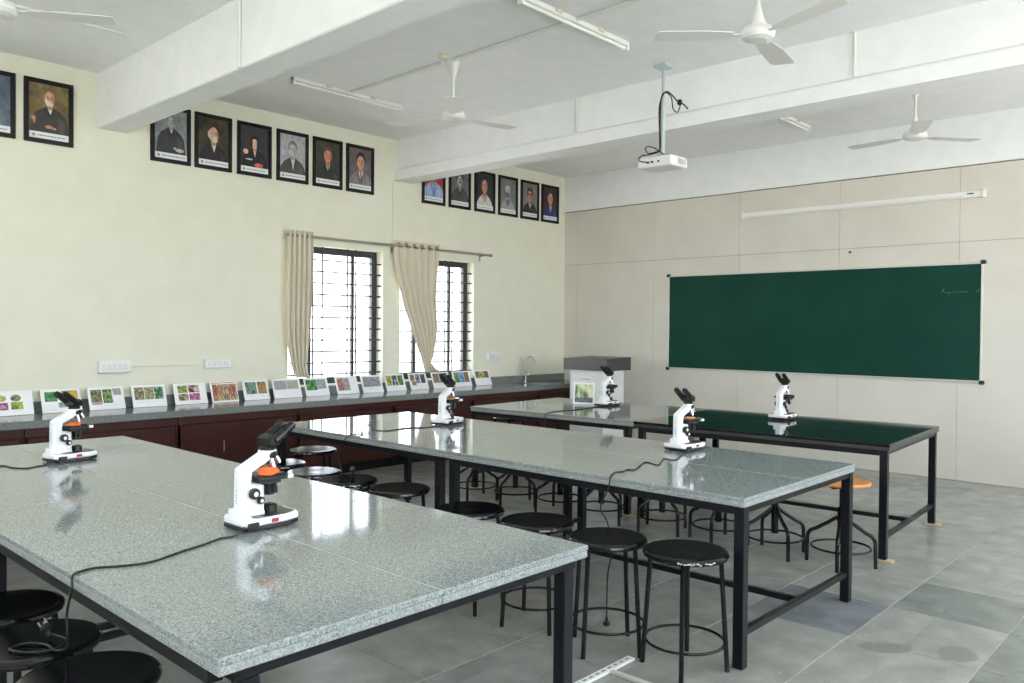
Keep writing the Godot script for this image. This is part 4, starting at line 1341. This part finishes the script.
# d: bg, bg2 (second backdrop tone), coat, shirt, tie, skin, hair, cx, cy, rx (head), beard, bald, moustache, glasses, hands
func portrait_material(d: Dictionary, seed_: int) -> StandardMaterial3D:
	var w := 108
	var h := 156
	var im := Image.create(w, h, false, Image.FORMAT_RGB8)
	var nz := FastNoiseLite.new()
	nz.seed = seed_
	nz.frequency = 0.02
	for y in h:
		for x in w:
			im.set_pixel(x, y, mixed(d.bg, d.bg2, clampf(nz.get_noise_2d(x, y) + 0.5, 0, 1)))
	if d.has("drape"):
		poly(im, [[0, 0], [0.3, 0], [0.2, 0.5], [0, 0.6]], d.drape)
		poly(im, [[0.7, 0], [1, 0], [1, 0.6], [0.8, 0.4]], d.drape)
	var cx: float = d.cx
	var cy: float = d.cy
	var rx: float = d.rx
	var ry := rx * 0.95
	var coat: Color = d.coat
	var lo := 0.88
	# shoulders and coat
	var sw: float = d.get("wide", 0.46)
	var sy := cy + ry * 1.55
	poly(im, [[cx - rx * 0.5, sy - 0.06], [cx + rx * 0.5, sy - 0.06], [cx + sw * 0.75, sy + 0.05], [cx + sw, sy + 0.16], [cx + sw + 0.06, lo], [cx - sw - 0.06, lo], [cx - sw, sy + 0.16], [cx - sw * 0.75, sy + 0.05]], coat)
	var light := mixed(coat, Color.WHITE, 0.1)
	poly(im, [[cx + sw * 0.45, sy + 0.1], [cx + sw * 0.9, sy + 0.2], [cx + sw * 0.8, lo], [cx + sw * 0.55, lo]], light)
	# shirt, lapels, tie
	poly(im, [[cx - rx * 0.55, sy - 0.06], [cx + rx * 0.55, sy - 0.06], [cx + 0.02, sy + d.get("vee", 0.16)]], d.shirt)
	poly(im, [[cx - rx * 0.6, sy - 0.05], [cx - rx * 0.9, sy + 0.02], [cx - 0.01, sy + d.get("vee", 0.16) + 0.06], [cx, sy + d.get("vee", 0.16)]], mixed(coat, Color.BLACK, 0.25))
	poly(im, [[cx + rx * 0.6, sy - 0.05], [cx + rx * 0.9, sy + 0.02], [cx + 0.03, sy + d.get("vee", 0.16) + 0.06], [cx + 0.01, sy + d.get("vee", 0.16)]], mixed(coat, Color.BLACK, 0.2))
	if d.has("tie"):
		poly(im, [[cx - 0.03, sy - 0.02], [cx + 0.035, sy - 0.02], [cx + 0.045, sy + d.get("vee", 0.16) * 0.8], [cx + 0.01, sy + d.get("vee", 0.16)]], d.tie)
	# neck, hair, head
	var skin: Color = d.skin
	var dark := mixed(skin, d.hair, 0.3)
	ell(im, cx, cy + ry * 1.05, rx * 0.55, ry * 0.6, mixed(skin, Color.BLACK, 0.18))
	if not d.get("bald", false):
		ell(im, cx, cy - ry * 0.2, rx * 1.12, ry * 1.0, d.hair)
	else:
		ell(im, cx - rx * 0.2, cy + ry * 0.1, rx * 1.0, ry * 0.75, d.hair)
	ell(im, cx, cy + ry * 0.1, rx * 0.92, ry * 1.02, skin) if d.get("bald", false) else ell(im, cx, cy + ry * 0.22, rx * 0.9, ry * 0.9, skin)
	if d.get("long_hair", false):
		ell(im, cx - rx * 0.95, cy + ry * 0.3, rx * 0.4, ry * 0.8, d.hair)
		ell(im, cx + rx * 0.95, cy + ry * 0.3, rx * 0.4, ry * 0.8, d.hair)
	var off: float = d.get("look", 0.0) * rx
	ell_soft(im, cx + rx * 0.55, cy + ry * 0.25, rx * 0.5, ry * 0.9, mixed(skin, Color.BLACK, 0.35))
	ell_soft(im, cx - rx * 0.2, cy - ry * 0.35, rx * 0.5, ry * 0.4, mixed(skin, Color.WHITE, 0.2))
	# features
	for s: float in [-1.0, 1.0]:
		ell(im, cx + off + s * rx * 0.38, cy - ry * 0.05, rx * 0.2, ry * 0.07, mixed(skin, Color.BLACK, 0.6))
		ell(im, cx + off + s * rx * 0.38, cy - ry * 0.2, rx * 0.26, ry * 0.05, dark)
	poly(im, [[cx + off, cy - ry * 0.1], [cx + off + rx * 0.16, cy + ry * 0.3], [cx + off - rx * 0.12, cy + ry * 0.32]], mixed(skin, Color.BLACK, 0.16))
	ell(im, cx + off, cy + ry * 0.56, rx * 0.3, ry * 0.06, mixed(skin, rgb(120, 40, 40), 0.5))
	if d.get("glasses", false):
		for s: float in [-1.0, 1.0]:
			ell(im, cx + off + s * rx * 0.4, cy - ry * 0.03, rx * 0.36, ry * 0.2, rgb(30, 26, 26))
			ell(im, cx + off + s * rx * 0.4, cy - ry * 0.03, rx * 0.28, ry * 0.14, mixed(skin, Color.BLACK, 0.25))
	if d.has("beard"):
		ell(im, cx + off * 0.6, cy + ry * 0.82, rx * 0.66, ry * 0.36, d.beard)
		ell(im, cx - rx * 0.62, cy + ry * 0.45, rx * 0.24, ry * 0.4, d.beard)
		ell(im, cx + off, cy + ry * 0.45, rx * 0.45, ry * 0.12, d.beard)
	if d.has("moustache"):
		ell(im, cx + off, cy + ry * 0.44, rx * 0.42, ry * 0.1, d.moustache)
	for p in d.get("hands", []):
		ell(im, p[0], p[1], p[2], p[3], p[4] if p.size() > 4 else skin)
	var folds := FastNoiseLite.new()
	folds.seed = seed_ + 9
	folds.frequency = 0.06
	for yy in int(lo * h):
		for xx in w:
			var k := folds.get_noise_2d(xx, yy * 0.6) * 0.16
			var px := im.get_pixel(xx, yy)
			im.set_pixel(xx, yy, Color(clampf(px.r * (1.0 + k), 0, 1), clampf(px.g * (1.0 + k), 0, 1), clampf(px.b * (1.0 + k), 0, 1)))
	# caption strip: a small round seal and a line of print
	im.fill_rect(Rect2i(0, int(lo * h), w, h - int(lo * h)), rgb(228, 229, 230))
	ell(im, 0.12, 0.94, 0.045, 0.032, d.get("seal", rgb(120, 110, 110)))
	ell(im, 0.12, 0.94, 0.02, 0.014, rgb(210, 205, 205))
	var rn := RandomNumberGenerator.new()
	rn.seed = seed_
	var x := int(0.22 * w)
	while x < 0.9 * w:
		var lw := rn.randi_range(3, 8)
		im.fill_rect(Rect2i(x, int(0.935 * h), lw, 3), rgb(120, 122, 128))
		x += lw + 2
	var m := mat(Color.WHITE, 0.3)
	m.albedo_texture = ImageTexture.create_from_image(im)
	return m

func build_portraits() -> void:
	var skin := rgb(206, 160, 134)
	var pale := rgb(200, 196, 192)
	var grey := rgb(150, 150, 152)
	var ps := [
		[7.10, "framed blue-grey portrait cut off by the left edge of the photo", {bg = rgb(70, 80, 100), bg2 = rgb(96, 106, 124), coat = rgb(92, 102, 118), shirt = pale, skin = grey, hair = rgb(90, 92, 98), cx = 0.45, cy = 0.3, rx = 0.15}],
		[6.662, "framed painting of a seated white-bearded man with both hands in his lap", {bg = rgb(96, 84, 52), bg2 = rgb(132, 114, 72), coat = rgb(52, 48, 42), shirt = rgb(220, 216, 206), skin = rgb(212, 150, 124), hair = rgb(150, 128, 110), bald = true, beard = rgb(216, 208, 198), cx = 0.52, cy = 0.24, rx = 0.145, vee = 0.1, wide = 0.44, hands = [[0.12, 0.64, 0.06, 0.05, rgb(186, 130, 108)], [0.13, 0.7, 0.035, 0.05, rgb(186, 130, 108)], [0.5, 0.77, 0.11, 0.035, rgb(186, 130, 108)], [0.64, 0.79, 0.06, 0.025, rgb(186, 130, 108)]]}],
		[5.628, "framed grey photograph of a seated man, its top hidden by the beam", {bg = rgb(120, 124, 126), bg2 = rgb(146, 150, 152), coat = rgb(50, 53, 56), shirt = pale, skin = rgb(176, 176, 176), hair = rgb(120, 120, 120), cx = 0.5, cy = 0.22, rx = 0.13, vee = 0.08, wide = 0.4, hands = [[0.78, 0.8, 0.14, 0.04], [0.62, 0.77, 0.06, 0.03]]}],
		[5.21, "framed painting of a bald bearded man in profile on near-black", {bg = rgb(40, 32, 28), bg2 = rgb(78, 70, 36), coat = rgb(24, 20, 20), shirt = rgb(216, 210, 200), skin = rgb(214, 166, 140), hair = rgb(190, 180, 168), bald = true, beard = rgb(206, 196, 180), look = 0.35, cx = 0.5, cy = 0.32, rx = 0.17, wide = 0.44}],
		[4.775, "framed painting of a dark-haired woman in black resting her chin on her hand", {bg = rgb(44, 40, 46), bg2 = rgb(62, 56, 58), coat = rgb(20, 20, 26), shirt = rgb(210, 190, 176), skin = rgb(226, 180, 158), hair = rgb(26, 20, 20), long_hair = true, cx = 0.5, cy = 0.34, rx = 0.13, vee = 0.14, wide = 0.42, hands = [[0.18, 0.56, 0.1, 0.06], [0.64, 0.83, 0.16, 0.05, rgb(214, 90, 80)], [0.3, 0.72, 0.14, 0.02, rgb(190, 190, 196)]]}],
		[4.337, "framed pale engraving of a man with a high collar and dark coat", {bg = rgb(164, 160, 166), bg2 = rgb(176, 172, 178), coat = rgb(74, 72, 72), shirt = rgb(190, 188, 188), skin = rgb(182, 178, 178), hair = rgb(122, 118, 118), look = -0.3, cx = 0.5, cy = 0.32, rx = 0.17, vee = 0.26, wide = 0.46}],
		[3.903, "framed painting of a red-faced man in a dark green suit", {bg = rgb(42, 44, 34), bg2 = rgb(64, 60, 48), coat = rgb(34, 42, 38), shirt = rgb(214, 210, 200), tie = rgb(50, 56, 60), skin = rgb(216, 138, 112), hair = rgb(84, 66, 52), cx = 0.5, cy = 0.3, rx = 0.18, vee = 0.16, wide = 0.5}],
		[3.472, "framed portrait of a dark-haired man in a grey suit on grey-mauve", {bg = rgb(96, 82, 86), bg2 = rgb(112, 98, 102), coat = rgb(128, 122, 124), shirt = rgb(226, 222, 222), tie = rgb(36, 38, 60), skin = rgb(204, 148, 122), hair = rgb(40, 32, 32), cx = 0.52, cy = 0.3, rx = 0.2, vee = 0.22, wide = 0.52}],
		[2.37, "framed portrait in a light blue shirt before a red backdrop, top hidden by the beam", {bg = rgb(170, 44, 56), bg2 = rgb(190, 60, 66), coat = rgb(150, 172, 206), shirt = rgb(170, 190, 220), tie = rgb(40, 96, 190), skin = rgb(190, 140, 110), hair = rgb(60, 50, 50), cx = 0.5, cy = 0.26, rx = 0.18, vee = 0.36, wide = 0.5}],
		[1.93, "framed grey photograph of a man with a dark moustache", {bg = rgb(92, 92, 92), bg2 = rgb(112, 112, 112), coat = rgb(66, 66, 65), shirt = rgb(160, 160, 158), tie = rgb(60, 60, 60), skin = rgb(172, 170, 166), hair = rgb(40, 40, 40), moustache = rgb(46, 46, 46), cx = 0.5, cy = 0.28, rx = 0.18, vee = 0.14, wide = 0.46}],
		[1.48, "framed photograph of a man in a white shirt on black", {bg = rgb(30, 28, 30), bg2 = rgb(40, 38, 40), coat = rgb(206, 198, 196), shirt = rgb(186, 128, 104), skin = rgb(196, 138, 112), hair = rgb(60, 46, 42), bald = true, cx = 0.48, cy = 0.32, rx = 0.2, vee = 0.14, wide = 0.42}],
		[1.038, "framed grey photograph of a bearded man in a pale coat", {bg = rgb(108, 108, 108), bg2 = rgb(124, 124, 124), coat = rgb(150, 150, 150), shirt = rgb(96, 96, 96), tie = rgb(60, 60, 60), skin = rgb(186, 184, 182), hair = rgb(96, 96, 96), beard = rgb(92, 92, 92), bald = true, cx = 0.48, cy = 0.33, rx = 0.19, vee = 0.14, wide = 0.42}],
		[0.597, "framed photograph of a man with glasses in a black suit", {bg = rgb(112, 104, 102), bg2 = rgb(130, 122, 120), coat = rgb(28, 28, 32), shirt = rgb(220, 218, 218), tie = rgb(90, 90, 96), skin = rgb(186, 134, 110), hair = rgb(46, 42, 42), glasses = true, cx = 0.5, cy = 0.33, rx = 0.19, vee = 0.2, wide = 0.44}],
		[0.162, "framed photograph of a balding man in a blue jacket, nearest the corner", {bg = rgb(30, 24, 28), bg2 = rgb(60, 36, 34), coat = rgb(34, 40, 104), shirt = rgb(206, 206, 222), tie = rgb(60, 66, 140), skin = rgb(206, 150, 120), hair = rgb(120, 110, 104), bald = true, cx = 0.52, cy = 0.32, rx = 0.19, vee = 0.24, wide = 0.5}]]
	var w := 0.378
	var h := 0.53
	var fw := 0.037
	for i in ps.size():
		var q: Array = ps[i]
		# local: x to the right along the wall (towards the board), z into the room
		var o := thing("framed_portrait", q[1], "picture", Vector3(0.0, 3.034, q[0] + w), PI / 2, "portraits high on the window wall")
		for e in [[0, 0, w, fw], [0, h - fw, w, h], [0, fw, fw, h - fw], [w - fw, fw, w, h - fw]]:
			var b := MB.new()
			b.span(Vector3(e[0], e[1], 0.001), Vector3(e[2], e[3], 0.024), 0.004)
			obj("frame_side", b, M.frame_black, o)
		var b := MB.new()
		b.span(Vector3(fw, fw, 0.001), Vector3(w - fw, h - fw, 0.011))
		b.picture(Vector3(fw, fw, 0.0115), Vector3(w - 2 * fw, 0, 0), Vector3(0, h - 2 * fw, 0))
		obj("portrait_print", b, portrait_material(q[2], 100 + i), o)

# ------------------------------------------------------------------ fans, lights, projector
func fan(label: String, x: float, z: float, turn_deg: float, y := 3.27) -> void:
	var o := thing("ceiling_fan", label, "fan", Vector3(x, y, z), deg_to_rad(turn_deg), "white ceiling fans")
	var b := MB.new()
	b.lathe([Vector2(0, 0.045), Vector2(0.05, 0.045), Vector2(0.085, 0.03), Vector2(0.098, 0.008), Vector2(0.098, -0.012), Vector2(0.085, -0.03), Vector2(0.05, -0.042), Vector2(0, -0.045)], 32)
	obj("motor", b, M.fan, o)
	b = MB.new()
	b.rod(Vector3(0, 0.04, 0), Vector3(0, CEIL - y - 0.02, 0), 0.011, 12)
	obj("down_rod", b, M.fan, o)
	b = MB.new()
	b.lathe([Vector2(0, 0.16), Vector2(0.016, 0.16), Vector2(0.024, 0.12), Vector2(0.045, 0.05), Vector2(0.05, 0.042)], 20)
	obj("lower_cup", b, M.fan, o)
	b = MB.new()
	b.lathe([Vector2(0, CEIL - y), Vector2(0.05, CEIL - y), Vector2(0.055, CEIL - y - 0.02), Vector2(0.04, CEIL - y - 0.06), Vector2(0.014, CEIL - y - 0.15), Vector2(0, CEIL - y - 0.15)], 20)
	obj("canopy", b, M.fan, o)
	for k in 3:
		var t := Transform3D(Basis(Vector3.UP, TAU * k / 3), Vector3.ZERO)
		b = MB.new()
		b.box(Vector3(0.13, -0.01, 0), Vector3(0.11, 0.006, 0.035), 0.002, t)
		var arm := obj("blade_arm", b, M.fan, o)
		b = MB.new()
		var tilt := t * Transform3D(Basis(Vector3(1, 0, 0), 0.03), Vector3(0, -0.012, 0))
		b.prism(PackedVector2Array([Vector2(0.15, -0.055), Vector2(0.3, -0.075), Vector2(0.55, -0.08), Vector2(0.595, -0.07), Vector2(0.605, 0.06), Vector2(0.55, 0.07), Vector2(0.3, 0.066), Vector2(0.15, 0.045)]), -0.002, 0.002, 0.0006, tilt * Transform3D(Basis(Vector3(1, 0, 0), Vector3(0, 0, 1), Vector3(0, 1, 0)), Vector3.ZERO))
		obj("blade", b, M.fan, arm)

func build_fans() -> void:
	fan("white ceiling fan in the middle of the photo's top edge, right of the projector pole", 5.29, 4.71, -140.0)
	fan("white ceiling fan hanging in front of the ledged beam, left of the projector", 2.57, 4.62, 77.0)
	fan("white ceiling fan farthest away, above the green board", 5.22, 1.55, 52.0, 3.25)
	fan("white ceiling fan at the top left corner, one blade in view", 2.33, 7.84, 56.0)

func batten(label: String, x: float, z0: float, z1: float) -> void:
	var o := thing("ceiling_batten", label, "light", Vector3(x, CEIL, z0), 0.0, "slim white battens on the ceiling")
	var l := z1 - z0
	var b := MB.new()
	b.span(Vector3(-0.028, -0.035, 0), Vector3(0.028, 0.0, l), 0.004)
	obj("housing", b, M.conduit, o)
	b = MB.new()
	b.rod(Vector3(0, -0.047, 0.03), Vector3(0, -0.047, l - 0.03), 0.013, 12)
	obj("tube", b, M.tube_light, o)
	for z in [0.012, l - 0.012]:
		b = MB.new()
		b.box(Vector3(0, -0.035, z), Vector3(0.05, 0.06, 0.024), 0.004)
		obj("lamp_holder", b, M.tube_light, o)
	for z in [l * 0.3, l * 0.7]:
		b = MB.new()
		b.box(Vector3(0.034, -0.012, z), Vector3(0.02, 0.02, 0.06), 0.004)
		obj("clip", b, mat(rgb(214, 206, 170), 0.5), o)

func pipe(label: String, a: Vector3, b2: Vector3) -> void:
	var b := MB.new()
	b.rod(a, b2, 0.0125, 10)
	tag(obj("conduit", b, M.conduit), label, "conduit", "white surface conduits")

func build_ceiling_fittings() -> void:
	batten("slim white batten light on the ceiling above the window wall portraits", 1.2, 4.05, 5.28)
	batten("slim white batten light on the ceiling at the top middle of the photo", 3.88, 4.03, 5.25)
	batten("slim white batten light on the ceiling behind the ledged beam", 3.88, 0.65, 1.75)
	var y := CEIL - 0.0125
	pipe("white conduit across the ceiling from the fan to the left batten light", Vector3(1.25, y, 4.68), Vector3(2.5, y, 4.68))
	pipe("white conduit across the ceiling between the two fans", Vector3(2.64, y, 4.68), Vector3(5.22, y, 4.68))
	pipe("short white conduit on the ceiling at the top left corner", Vector3(1.195, y, 6.69), Vector3(1.195, y, 7.9))
	pipe("white conduit running down the near beam's face", Vector3(2.485, 3.24, 6.478), Vector3(2.485, CEIL - 0.002, 6.478))
	pipe("white conduit down the ledged beam's face, left of the projector", Vector3(2.68, 3.39, 3.128), Vector3(2.68, CEIL - 0.002, 3.128))
	pipe("white conduit down the ledged beam's face, below the right-hand fan", Vector3(5.27, 3.39, 3.128), Vector3(5.27, CEIL - 0.002, 3.128))
	var yb := MB.new()
	yb.lathe([Vector2(0, -0.03), Vector2(0.035, -0.03), Vector2(0.04, -0.024), Vector2(0.04, 0.0)], 16, Transform3D(Basis.IDENTITY, Vector3(2.62, CEIL, 4.78)))
	tag(obj("junction_box", yb, mat(rgb(222, 216, 196), 0.5)), "small round cream junction box on the ceiling beside the middle fan", "box")

func build_projector() -> void:
	var o := thing("projector", "white projector hanging from a ceiling pole, black cables on top", "projector", Vector3(3.81, 2.86, 3.40))
	var b := MB.new()
	b.span(Vector3(-0.165, 0.0, -0.125), Vector3(0.165, 0.085, 0.125), 0.012)
	obj("body", b, M.white_plastic, o)
	for k in 7:
		b = MB.new()
		b.span(Vector3(0.1645, 0.018, -0.09 + k * 0.018), Vector3(0.166, 0.068, -0.08 + k * 0.018))
		obj("vent_slot", b, mat(rgb(150, 152, 152), 0.6), o)
	for q in [[-0.06, 0.03], [-0.02, 0.026], [0.04, 0.02]]:
		b = MB.new()
		b.box(Vector3(q[0], 0.04, 0.1252), Vector3(q[1], 0.016, 0.003), 0.001)
		obj("socket", b, mat(rgb(50, 60, 110), 0.5), o)
	b = MB.new()
	b.lathe([Vector2(0, 0.02), Vector2(0.03, 0.02), Vector2(0.034, 0.0)], 20, Transform3D(Basis(Vector3(1, 0, 0), -PI / 2), Vector3(0.09, 0.045, -0.125)))
	obj("lens", b, M.scope_black, o)
	b = MB.new()
	b.box(Vector3(0, 0.09, 0), Vector3(0.14, 0.012, 0.12), 0.002)
	b.rod(Vector3(0, 0.09, 0), Vector3(0, 0.55, 0), 0.019, 14)
	b.rod(Vector3(0, 0.55, 0), Vector3(0, CEIL - 2.87, 0), 0.013, 14)
	obj("pole", b, mat(rgb(196, 208, 210), 0.3, 0.4), o)
	b = MB.new()
	b.box(Vector3(0, CEIL - 2.86 - 0.015, 0), Vector3(0.12, 0.03, 0.12), 0.004)
	obj("ceiling_plate", b, mat(rgb(190, 206, 206), 0.4), o)
	var rgt := Vector3(0.733, 0, -0.68)
	b = MB.new()
	var p := []
	for q in [[-0.05, 0.13], [-0.025, 0.17], [-0.03, 0.35], [-0.025, 0.55], [-0.005, 0.615], [0.03, 0.63], [0.07, 0.6], [0.12, 0.545], [0.16, 0.53], [0.2, 0.49]]:
		p.append(rgt * q[0] + Vector3(0, q[1], 0) + Vector3(0.02, 0, 0.02))
	b.tube(smooth_path(p), 0.006, 8)
	p = []
	for q in [[-0.03, 0.14], [-0.035, 0.3], [-0.04, 0.5], [-0.01, 0.6], [0.02, 0.62], [0.06, 0.58], [0.075, 0.49], [0.11, 0.46], [0.13, 0.5], [0.135, 0.54]]:
		p.append(rgt * q[0] + Vector3(0, q[1], 0) + Vector3(0.025, 0, 0.025))
	b.tube(smooth_path(p), 0.005, 8)
	p = []
	for q in [[-0.03, 0.14], [-0.12, 0.12], [-0.14, 0.17], [-0.08, 0.17], [0.0, 0.12], [0.03, 0.095]]:
		p.append(rgt * q[0] + Vector3(0, q[1], 0) + Vector3(0.02, 0, 0.03))
	b.tube(smooth_path(p), 0.005, 8)
	p = [Vector3(0.0, 0.14, 0.03), Vector3(-0.05, 0.11, 0.1), Vector3(-0.12, 0.1, 0.135), Vector3(-0.13, 0.06, 0.15), Vector3(-0.06, 0.04, 0.14), Vector3(-0.05, 0.04, 0.127)]
	b.tube(smooth_path(p), 0.005, 8)
	var cb := obj("cable", b, M.black_plastic, o)
	b = MB.new()
	b.box(rgt * 0.13 + Vector3(0.02, 0.545, 0.02), Vector3(0.035, 0.045, 0.035), 0.008)
	b.box(rgt * 0.05 + Vector3(0.02, 0.1, 0.05), Vector3(0.04, 0.025, 0.03), 0.006)
	obj("connector", b, M.black_plastic, cb)

func build_switchboards() -> void:
	var sb := [[6.19, 6.465, 1.10, 1.205, 5, "white switchboard on the wall above the third card"], [5.23, 5.495, 1.115, 1.2, 4, "white switchboard on the wall above the striped card"], [1.375, 1.625, 1.105, 1.2, 3, "white switchboard on the wall between the window and the tap"]]
	for q in sb:
		var w: float = q[1] - q[0]
		var h: float = q[3] - q[2]
		var o := thing("switchboard", q[5], "switchboard", Vector3(0, q[2], q[1]), PI / 2, "wall switchboards")
		var b := MB.new()
		b.span(Vector3(0, 0, 0.001), Vector3(w, h, 0.042), 0.004)
		obj("back_box", b, M.white_plastic, o)
		b = MB.new()
		b.span(Vector3(0.004, 0.004, 0.042), Vector3(w - 0.004, h - 0.004, 0.048), 0.002)
		obj("cover_plate", b, M.white_plastic, o)
		var n: int = q[4]
		for k in n:
			b = MB.new()
			var x := 0.022 + (w - 0.044) * (k + 0.5) / n
			b.box(Vector3(x, h / 2, 0.049), Vector3((w - 0.044) / n - 0.012, h * 0.5, 0.006), 0.002)
			obj("switch" if k < n - 1 else "socket", b, mat(rgb(222, 224, 222), 0.35), o)
	var b := MB.new()
	b.span(Vector3(0, 1.148, 5.5), Vector3(0.01, 1.16, 6.19), 0.002)
	tag(obj("wall_trunking", b, M.wall_cream), "thin cable trunking between the two left switchboards", "trunking")
	b = MB.new()
	b.rod(Vector3(0.004, 2.5, 3.19), Vector3(0.004, 3.24, 3.19), 0.004, 6)
	tag(obj("wall_wire", b, M.conduit), "thin white wire running up the wall from the curtain rod", "wire")

func build_floor_bits() -> void:
	# white angle frame lying on the floor by the near stool
	var o := thing("angle_frame", "white slotted metal frame lying on the floor at the bottom edge", "frame", Vector3(5.39, 0.0, 6.31))
	var b := MB.new()
	b.span(Vector3(-0.02, 0.0, -0.215), Vector3(0.02, 0.012, 0.6), 0.002)
	var bar := obj("slotted_bar", b, M.white_plastic, o)
	for k in 9:
		b = MB.new()
		b.span(Vector3(-0.006, 0.012, -0.19 + k * 0.045), Vector3(0.006, 0.0125, -0.165 + k * 0.045))
		obj("slot", b, M.rod, bar)
	b = MB.new()
	b.span(Vector3(0.02, 0.0, -0.045), Vector3(0.6, 0.012, -0.015), 0.002)
	obj("cross_bar", b, M.aluminium, o)
